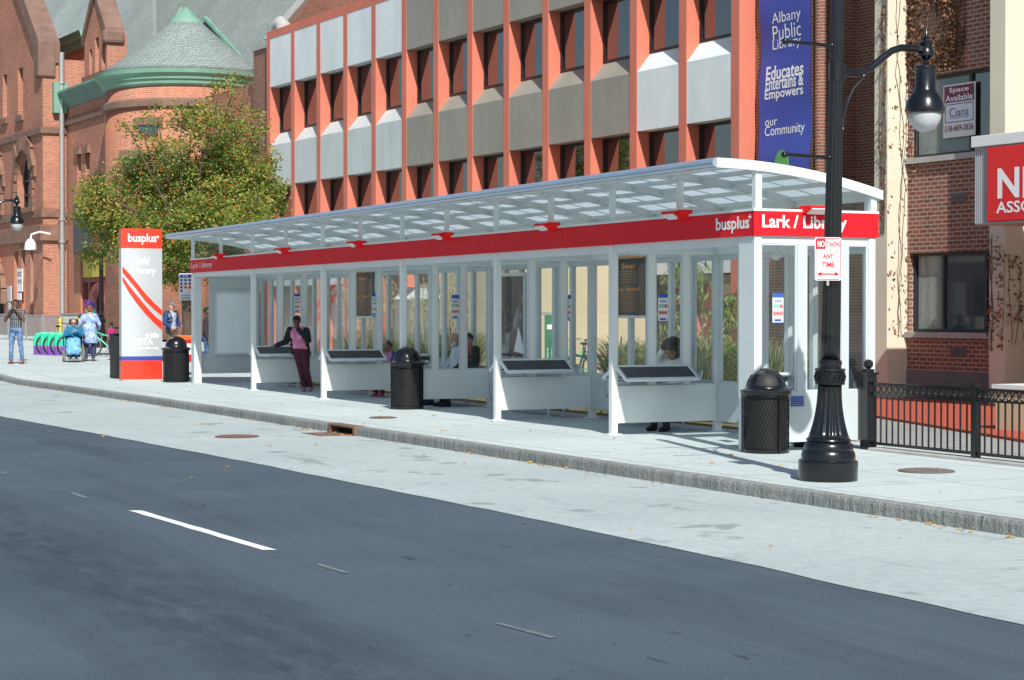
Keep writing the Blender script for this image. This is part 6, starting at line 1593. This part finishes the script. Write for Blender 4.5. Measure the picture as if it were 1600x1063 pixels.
    if hair:
        mb = MB()
        if hair_kind == 'short': ell(mb, hp(0, -.012, .035), (hr*.86, hr*1.03, hr*1.0), RM); fl = -.3
        elif hair_kind == 'afro':
            rr = random.Random(3)
            for k in range(60):
                u = Vector((rr.gauss(0, 1), rr.gauss(-.25, .8), rr.gauss(.35, .8))).normalized(); ell(mb, hp(0, -.035, .045)+RM @ Vector((u.x*.14, u.y*.12, u.z*.125))*S, (.052*S,)*3)
            ell(mb, hp(0, -.035, .045), (.145*S, .13*S, .135*S), RM)
        elif hair_kind == 'bun': ell(mb, hp(0, -.014, .03), (hr*.84, hr*1.02, hr*1.02), RM); ell(mb, hp(0, -.01, .145), (.034*S,)*3); capsule(mb, hp(0, -.01, .10), hp(0, -.01, .15), .02*S, .03*S)
        elif hair_kind == 'grey': ell(mb, hp(0, -.02, .03), (hr*.98, hr*1.03, hr*1.08), RM); ell(mb, hp(0, -.05, -.03), (hr*.95, hr*.7, hr*.9), RM)
        elif hair_kind == 'back': ell(mb, hp(0, -.025, .02), (hr*.92, hr*1.02, hr*1.10), RM); ell(mb, hp(0, -.06, -.04), (hr*.7, hr*.5, hr*.7), RM)
        # trim the hair away from the face
        keep = MB(); keep.v = mb.v; keep.f = mb.f; keep.m = mb.m
        for p in keep.v:
            q = RM.transposed() @ (p-hed)/S
            if q.y > .0 and q.z < .048: p -= RM @ Vector((0, q.y*S, 0))
        fuse(keep, 'hair', hair, t, .011, 1)
    if beard:
        mb = MB(); ell(mb, hp(0, .062, -.088), (hr*.50, hr*.42, hr*.46), RM); ell(mb, hp(-.045, .03, -.06), (hr*.25, hr*.42, hr*.42), RM); ell(mb, hp(.045, .03, -.06), (hr*.25, hr*.42, hr*.42), RM); ell(mb, hp(0, .088, -.105), (hr*.34, hr*.24, hr*.34), RM); fuse(mb, 'beard', beard, t, .010, 1)
    if hat:
        kind, hm = hat; mb = MB()
        ell(mb, hp(0, -.005, .048), (hr*.90, hr*1.06, hr*.88), RM)
        for p in mb.v:
            q = RM.transposed() @ (p-hed)/S
            if q.z < .03: p += RM @ Vector((0, 0, (.03-q.z)*S))
        if kind == 'cap': mb.obox(hp(0, .135, .04), RM @ Vector((.062*S, 0, 0)), RM @ Vector((0, .058*S, -.014*S)), RM @ Vector((0, 0, .007*S)))
        mb.build('cap' if kind == 'cap' else 'knit_cap', hm, t, smooth=True)
    if extra: extra(t, P, S, hp, RM, sd, fr_, up_)
    return t
def stand(**k):
    J = dict(pelvis=(0, 0, .93), chest=(0, .0, 1.27), neck=(0, -.01, 1.46), head=(0, .015, 1.615), shl=(-.185, -.01, 1.405), shr=(.185, -.01, 1.405), ell=(-.235, -.03, 1.12), elr=(.235, -.03, 1.12), wrl=(-.25, .04, .88), wrr=(.25, .04, .88), hpl=(-.09, 0, .90), hpr=(.09, 0, .90), knl=(-.105, .02, .50), knr=(.105, .02, .50), anl=(-.11, -.02, .09), anr=(.11, -.02, .09), pml=(1, 0, 0), pmr=(-1, 0, 0))
    J.update(k); return J
def sit(**k):
    """sits at the local origin: seat top at z = .44 on a 1.75 m body"""
    J = dict(pelvis=(0, -.02, .54), chest=(0, -.07, .88), neck=(0, -.06, 1.07), head=(0, -.02, 1.225), shl=(-.185, -.07, 1.015), shr=(.185, -.07, 1.015), ell=(-.235, .0, .74), elr=(.235, .0, .74), wrl=(-.15, .22, .62), wrr=(.15, .22, .62), hpl=(-.09, .0, .53), hpr=(.09, .0, .53), knl=(-.11, .43, .52), knr=(.11, .43, .52), anl=(-.11, .45, .09), anr=(.11, .45, .09), hdl=(.3, 1, -.1), hdr=(-.3, 1, -.1), curl=.8)
    J.update(k); return J
TOCAM = math.pi-CAM_A        # heading that faces the viewer (+Y turned toward the camera) at the picture's centre
def face(px_dir=0): return TOCAM
C = cloth
jeans = pattern_cloth('blue_denim', 'dye', (.02, .055, .16), (.075, .15, .32), 14); jeans_worn = pattern_cloth('worn_denim', 'dye', (.025, .065, .19), (.22, .34, .52), 7)
hair_black = C('hair_black', (.008, .007, .007), .3)
def at_px(px, Z): p = depth(px, Z); return (p.x, p.y, lift(p.y)+.004)
# man in a plaid shirt, both hands raised to his face
person('man in a plaid shirt and worn jeans holding both hands to his mouth', at_px(25, 54.6), TOCAM-R(6),
    stand(ell=(-.26, .10, 1.17), elr=(.26, .10, 1.17), wrl=(-.065, .20, 1.46), wrr=(.065, .20, 1.46), hdl=(.25, -.3, 1), hdr=(-.25, -.3, 1), pml=(.5, -1, 0), pmr=(-.5, -1, 0), curl=.7, knl=(-.14, .03, .50), knr=(.12, .03, .50), anl=(-.17, -.02, .09), anr=(.15, -.02, .09)),
    1.84, 'dark', pattern_cloth('plaid_shirt', 'plaid', (.010, .014, .020), (.24, .27, .30), 6), jeans_worn, C('tan_boots', (.24, .12, .05)), hair_black, 'short', belly=1.08, group='people')
# woman walking with a power chair seen from the back, tie dye tunic
def tunic(name, c1, c2):
    m = pattern_cloth(name, 'dye', c1, c2, 9)
    def f(t, P, S):
        mb = MB(); pel = P('pelvis'); 
        mb.lathe([(.20*S, .20*S), (.215*S, .05*S), (.235*S, -.15*S), (.26*S, -.36*S), (.25*S, -.37*S), (.17*S, .1*S)], 28, pel, fn=lambda th, r, z: r*(1+.04*math.sin(9*th)*(1 if z < 0 else 0))*(1-.18*abs(math.sin(th)))); mb.build('tunic_skirt', m, t, smooth='all')
    return m, f
tm, td = tunic('blue_tie_dye', (.10, .17, .42), (.45, .58, .80))
person('red haired woman in a pale blue tie dye tunic seen from behind', at_px(140, 57.2), -CAM_A+R(8),
    stand(look=(.1, 1, -.12), ell=(-.30, .02, 1.14), elr=(.30, .02, 1.14), wrl=(-.24, .20, 1.0), wrr=(.27, .22, 1.0), head=(.0, .05, 1.61)), 1.68, 'fair', tm, C('dark_leggings', (.03, .05, .10)), C('grey_boots', (.10, .09, .08)), C('red_hair', (.22, .075, .02)), 'long', belly=1.28, group='people', female=True, dress=td, hair_kind='back')
# seated woman in a power chair
ch_p = at_px(115, 56.6); ch_h = TOCAM+R(12)
wc = thing('power_wheelchair', ch_p, ch_h, 'black power wheelchair carrying the woman in blue', 'wheelchair')
mb = MB(); mb.box((-.20, -.30, .14), (.20, .22, .34)); mb.box((-.17, -.2, .34), (.17, .1, .42)); mb.build('base', M['blackmat'], wc, bev=.03)
MB().box((-.25, -.24, .42), (.25, .24, .50)).build('seat', M['blackmat'], wc, bev=.025)
mb = MB(); mb.prism([(-.24, -.24, .5), (-.24, -.32, 1.0), (-.24, -.25, 1.0), (-.24, -.16, .5)], (.48, 0, 0)); mb.build('backrest', M['blackmat'], wc, bev=.02)
MB().box((-.14, -.33, 1.08), (.14, -.25, 1.26)).build('headrest', M['blackmat'], wc, bev=.03)
for sx in (-1, 1):
    mb = MB(); mb.box((sx*.30-.035, -.22, .68), (sx*.30+.035, .2, .73)); mb.tube([(sx*.29, -.2, .45), (sx*.29, -.2, .68)], .018, 6); 
    if sx < 0: mb.tube([(sx*.30, .16, .73), (sx*.30, .17, .84)], .014, 6); mb.box((sx*.30-.04, .10, .73), (sx*.30+.04, .23, .77))
    mb.build('armrest', M['blackmat'], wc)
def wheel(x, y, r_, w):
    mb = MB(); mb.lathe([(r_*.55, -w), (r_*.95, -w), (r_, -w*.6), (r_, w*.6), (r_*.95, w), (r_*.55, w)], 24); mb.move(Matrix.Translation((x, y, r_)) @ Matrix.Rotation(R(90), 4, 'Y')); o = mb.build('wheel', MATS.get('grey_tyre') or pm('grey_tyre', (.16, .155, .145), .8), wc, smooth=True)
    mb = MB(); mb.lathe([(r_*.56, -w*.8), (r_*.56, w*.8)], 16); mb.move(Matrix.Translation((x, y, r_)) @ Matrix.Rotation(R(90), 4, 'Y')); mb.build('rim', M['galv'], o)
for sx in (-1, 1): wheel(sx*.28, -.12, .175, .045); wheel(sx*.25, .34, .09, .03)
mb = MB(); mb.box((-.17, .40, .08), (.17, .62, .105)); mb.bar((-.1, .22, .4), (-.1, .42, .1), .03, .03); mb.bar((.1, .22, .4), (.1, .42, .1), .03, .03); mb.build('footplate', M['blackmat'], wc)
def skirt(t, P, S):
    mb = MB(); 
    for sx in (-1, 1): capsule(mb, V(sx*.08, .0, .56), V(sx*.10, .42, .56), .12, .115); capsule(mb, V(sx*.10, .42, .54), V(sx*.10, .47, .26), .11, .115)
    capsule(mb, V(0, .1, .56), V(0, .43, .54), .12, .11); capsule(mb, V(0, .44, .52), V(0, .48, .27), .11, .11)
    fuse(mb, 'skirt', pattern_cloth('turquoise_skirt', 'dye', (.03, .20, .50), (.25, .52, .75), 12), t, .016, 2)
p_ = Vector(ch_p); person('seated woman in sunglasses wearing a teal top and turquoise skirt', (p_.x, p_.y, p_.z+.04), ch_h,
    sit(knl=(-.10, .42, .55), knr=(.10, .42, .55), anl=(-.08, .50, .17), anr=(.08, .50, .17), ell=(-.30, .02, .76), elr=(.29, .04, .78), wrl=(-.09, .20, .92), wrr=(.05, .22, .88), hdl=(.5, .1, .6), hdr=(-.6, .1, .5), chest=(0, -.10, .88), head=(0, -.04, 1.20)), 1.62, 'fair', C('teal_top', (.012, .16, .30)), None, C('black_shoes', (.012, .012, .013)), C('grey_hair', (.16, .15, .14)), 'long', belly=1.38, group='people', female=True, dress=skirt, hair_kind='grey', glasses=True)
# child in pink
person('child in a magenta shirt and dark trousers walking by the pylon', at_px(174, 58.5), -CAM_A+R(60),
    stand(look=(.2, 1, -.1), anl=(-.09, -.1, .10), anr=(.09, .1, .09), knl=(-.10, .0, .5), knr=(.10, .08, .5)), 1.13, 'brown', C('magenta_shirt', (.42, .02, .16)), C('dark_trousers', (.03, .04, .06)), C('orange_shoes', (.45, .16, .06)), hair_black, 'short', group='people', child=1.2)
# man with a cap behind the left bin
def pack(t, P, S, hp, RM, sd, fr_, up_):
    mb = MB()
    for q in (-1, 1): mb.tube([P('sh'+('l' if q < 0 else 'r'))*1+up_*.07*S-fr_*.06*S, P('sh'+('l' if q < 0 else 'r'))*.8+P('neck')*.2+up_*.05*S+fr_*.07*S, P('chest')+sd*q*.10*S+fr_*.135*S, P('chest')+sd*q*.13*S-up_*.15*S+fr_*.11*S], .016*S, 6)
    mb.build('backpack_straps', M['blackmat'], t); mb = MB(); ell(mb, P('chest')-fr_*.19*S, (.15*S, .09*S, .22*S)); mb.build('backpack', M['blackmat'], t, smooth='all')
person('man in a cap and navy jacket with a backpack walking behind the left bin', at_px(268, 56.5), -CAM_A-R(125),
    stand(look=(.15, 1, 0), ell=(-.27, -.02, 1.13), elr=(.27, -.02, 1.13), wrl=(-.16, .22, 1.06), wrr=(.28, .24, 1.02), anl=(-.1, .16, .09), anr=(.1, -.2, .12)), 1.78, 'fair', C('pale_shirt', (.36, .42, .52)), C('brown_trousers', (.13, .09, .05)), C('dark_shoes', (.03, .025, .02)), None, 'long', coat=C('navy_jacket', (.025, .05, .16)), open_coat=True, group='people', hat=('cap', C('mauve_cap', (.20, .15, .17))), extra=pack)
# man in a dark shirt seen through the far end window
person('man in a dark sweatshirt and jeans standing outside the far end window', at_px(323, 51.5), -CAM_A-R(80), stand(look=(.1, 1, .0), wrl=(-.2, .1, .88)), 1.78, 'dark', C('plum_sweatshirt', (.035, .018, .03)), jeans, C('dark_shoes', (.03, .025, .02)), hair_black, 'long', group='people')
# woman leaning on the shelf
def bcoat(t, P, S, hp, RM, sd, fr_, up_): pass
wl_ = ground(484, 612.5)
wp = SF.o+SF.x*1.0+SF.y*(DIV[4]-.40)
person('woman in a pink top and maroon trousers leaning on the shelter shelf', (ground(478, 612).x, ground(478, 612).y, .004), TOCAM-R(8),
    stand(pelvis=(.12, -.05, .90), chest=(.20, -.12, 1.22), neck=(.22, -.13, 1.41), head=(.235, -.10, 1.565), look=(.25, 1, -.1), shl=(.02, -.12, 1.35), shr=(.395, -.12, 1.36), ell=(-.10, -.10, 1.06), elr=(.27, .10, 1.18), hpl=(.03, -.04, .87), hpr=(.20, -.04, .87), knl=(-.02, .02, .48), knr=(.12, .02, .48), anl=(-.10, -.02, .09), anr=(.03, .03, .09), wrl=(-.14, .02, .86), wrr=(.25, .09, 1.0))
    | dict(elr=(.50, -.16, 1.10), wrr=(.70, -.05, 1.02), ell=(-.06, .02, 1.14), wrl=(.17, .08, 1.40), hdr=(1, .2, -.1), pmr=(0, 0, -1), hdl=(.3, -.2, 1), pml=(.6, -.8, 0), curl=1.0), 1.66, 'dark', C('pink_top', (.72, .25, .42)), C('maroon_trousers', (.075, .012, .028)), C('mauve_shoes', (.35, .24, .26)), hair_black, 'none', coat=C('navy_cardigan', (.010, .014, .026)), open_coat=True, belly=1.28, group='people', female=True, hat=('knit', C('dark_cap', (.018, .015, .02))))
# people on the benches; the bench line runs along the shelter, they face the road
SIT_H = SA+R(90)
def bench_seat(y, dx=BX-.02):
    p = SF.o+SF.x*dx+SF.y*y; return (p.x, p.y, .0)
person('girl with a top knot in a blue jacket and pink shoes on the bench', bench_seat(DIV[3]+.40, BX+.12), SIT_H+R(35), sit(look=(.1, 1, -.05), anl=(-.08, .40, .12), anr=(.10, .42, .12), pelvis=(0, .0, .66), hpl=(-.08, .02, .64), hpr=(.08, .02, .64), knl=(-.1, .42, .62), knr=(.1, .42, .62), chest=(0, -.04, .98), neck=(0, -.04, 1.17), head=(0, -.01, 1.335), shl=(-.17, -.04, 1.12), shr=(.17, -.04, 1.12), ell=(-.23, .02, .86), elr=(.23, .02, .86), wrl=(-.12, .22, .76), wrr=(.1, .22, .76)), 1.30, 'brown', C('pink_top', (.72, .25, .42)), C('maroon_trousers', (.075, .012, .028)), C('pink_shoes', (.62, .05, .22)), hair_black, 'long', coat=C('royal_blue_jacket', (.02, .04, .34)), open_coat=True, group='people', hair_kind='bun', child=1.2)
person('bald man with a white beard in a pale blue hooded top on the bench', bench_seat(DIV[2]+1.0, BX+.03), SIT_H-R(6), sit(look=(0, 1, 0), knl=(-.12, .46, .53), knr=(.12, .46, .53), anl=(-.12, .50, .09), anr=(.10, .54, .09)), 1.70, 'tan', C('pale_hoodie', (.56, .62, .70)), jeans, C('black_trainers', (.02, .02, .035)), C('white_hair', (.50, .48, .45)), 'long', belly=1.05, group='people', beard=C('white_beard', (.60, .58, .55)), hair_kind='none')
person('dark haired man in a black jacket beside the bearded man on the bench', bench_seat(DIV[2]+.42, BX+.04), SIT_H+R(2), sit(look=(-.1, 1, 0), head=(0, -.01, 1.19), neck=(0, -.06, 1.05)), 1.74, 'tan', C('red_collar', (.35, .03, .03)), C('black_trousers', (.012, .012, .014)), C('black_trainers', (.02, .02, .035)), hair_black, 'long', coat=C('black_jacket', (.012, .013, .016)), belly=1.12, group='people')
person('woman with a dark afro in a white hooded top resting her head on her hand', bench_seat(DIV[0]+.62), SIT_H+R(28), sit(look=(.2, 1, -.55), head=(.03, .07, 1.17), neck=(.02, -.01, 1.05), chest=(0, -.02, .87), shl=(-.18, -.01, 1.0), shr=(.18, -.01, 1.0), elr=(.30, .12, .98), wrr=(.13, .08, 1.27), hdr=(-.6, -.1, .5), pmr=(-.5, -.3, -.8), wrl=(-.06, .30, .66)), 1.68, 'brown', C('white_hoodie', (.78, .80, .82)), C('dark_trousers', (.03, .04, .06)), C('black_trainers', (.02, .02, .035)), hair_black, 'long', group='people', female=True, hair_kind='afro')
person('man in a dark sleeveless shirt sitting at the near end of the shelter', bench_seat(.33, 1.53), SIT_H-R(35), sit(look=(.1, 1, -.5), head=(0, .10, 1.12), neck=(0, .02, 1.03), chest=(0, -.0, .86), shl=(-.19, -.0, .99), shr=(.19, -.0, .99), ell=(-.24, .12, .72), elr=(.36, .05, .76), wrr=(.24, .26, .62)), 1.74, 'brown', C('navy_vest', (.02, .03, .07)), jeans, C('black_trainers', (.02, .02, .035)), hair_black, 'none', group='people')
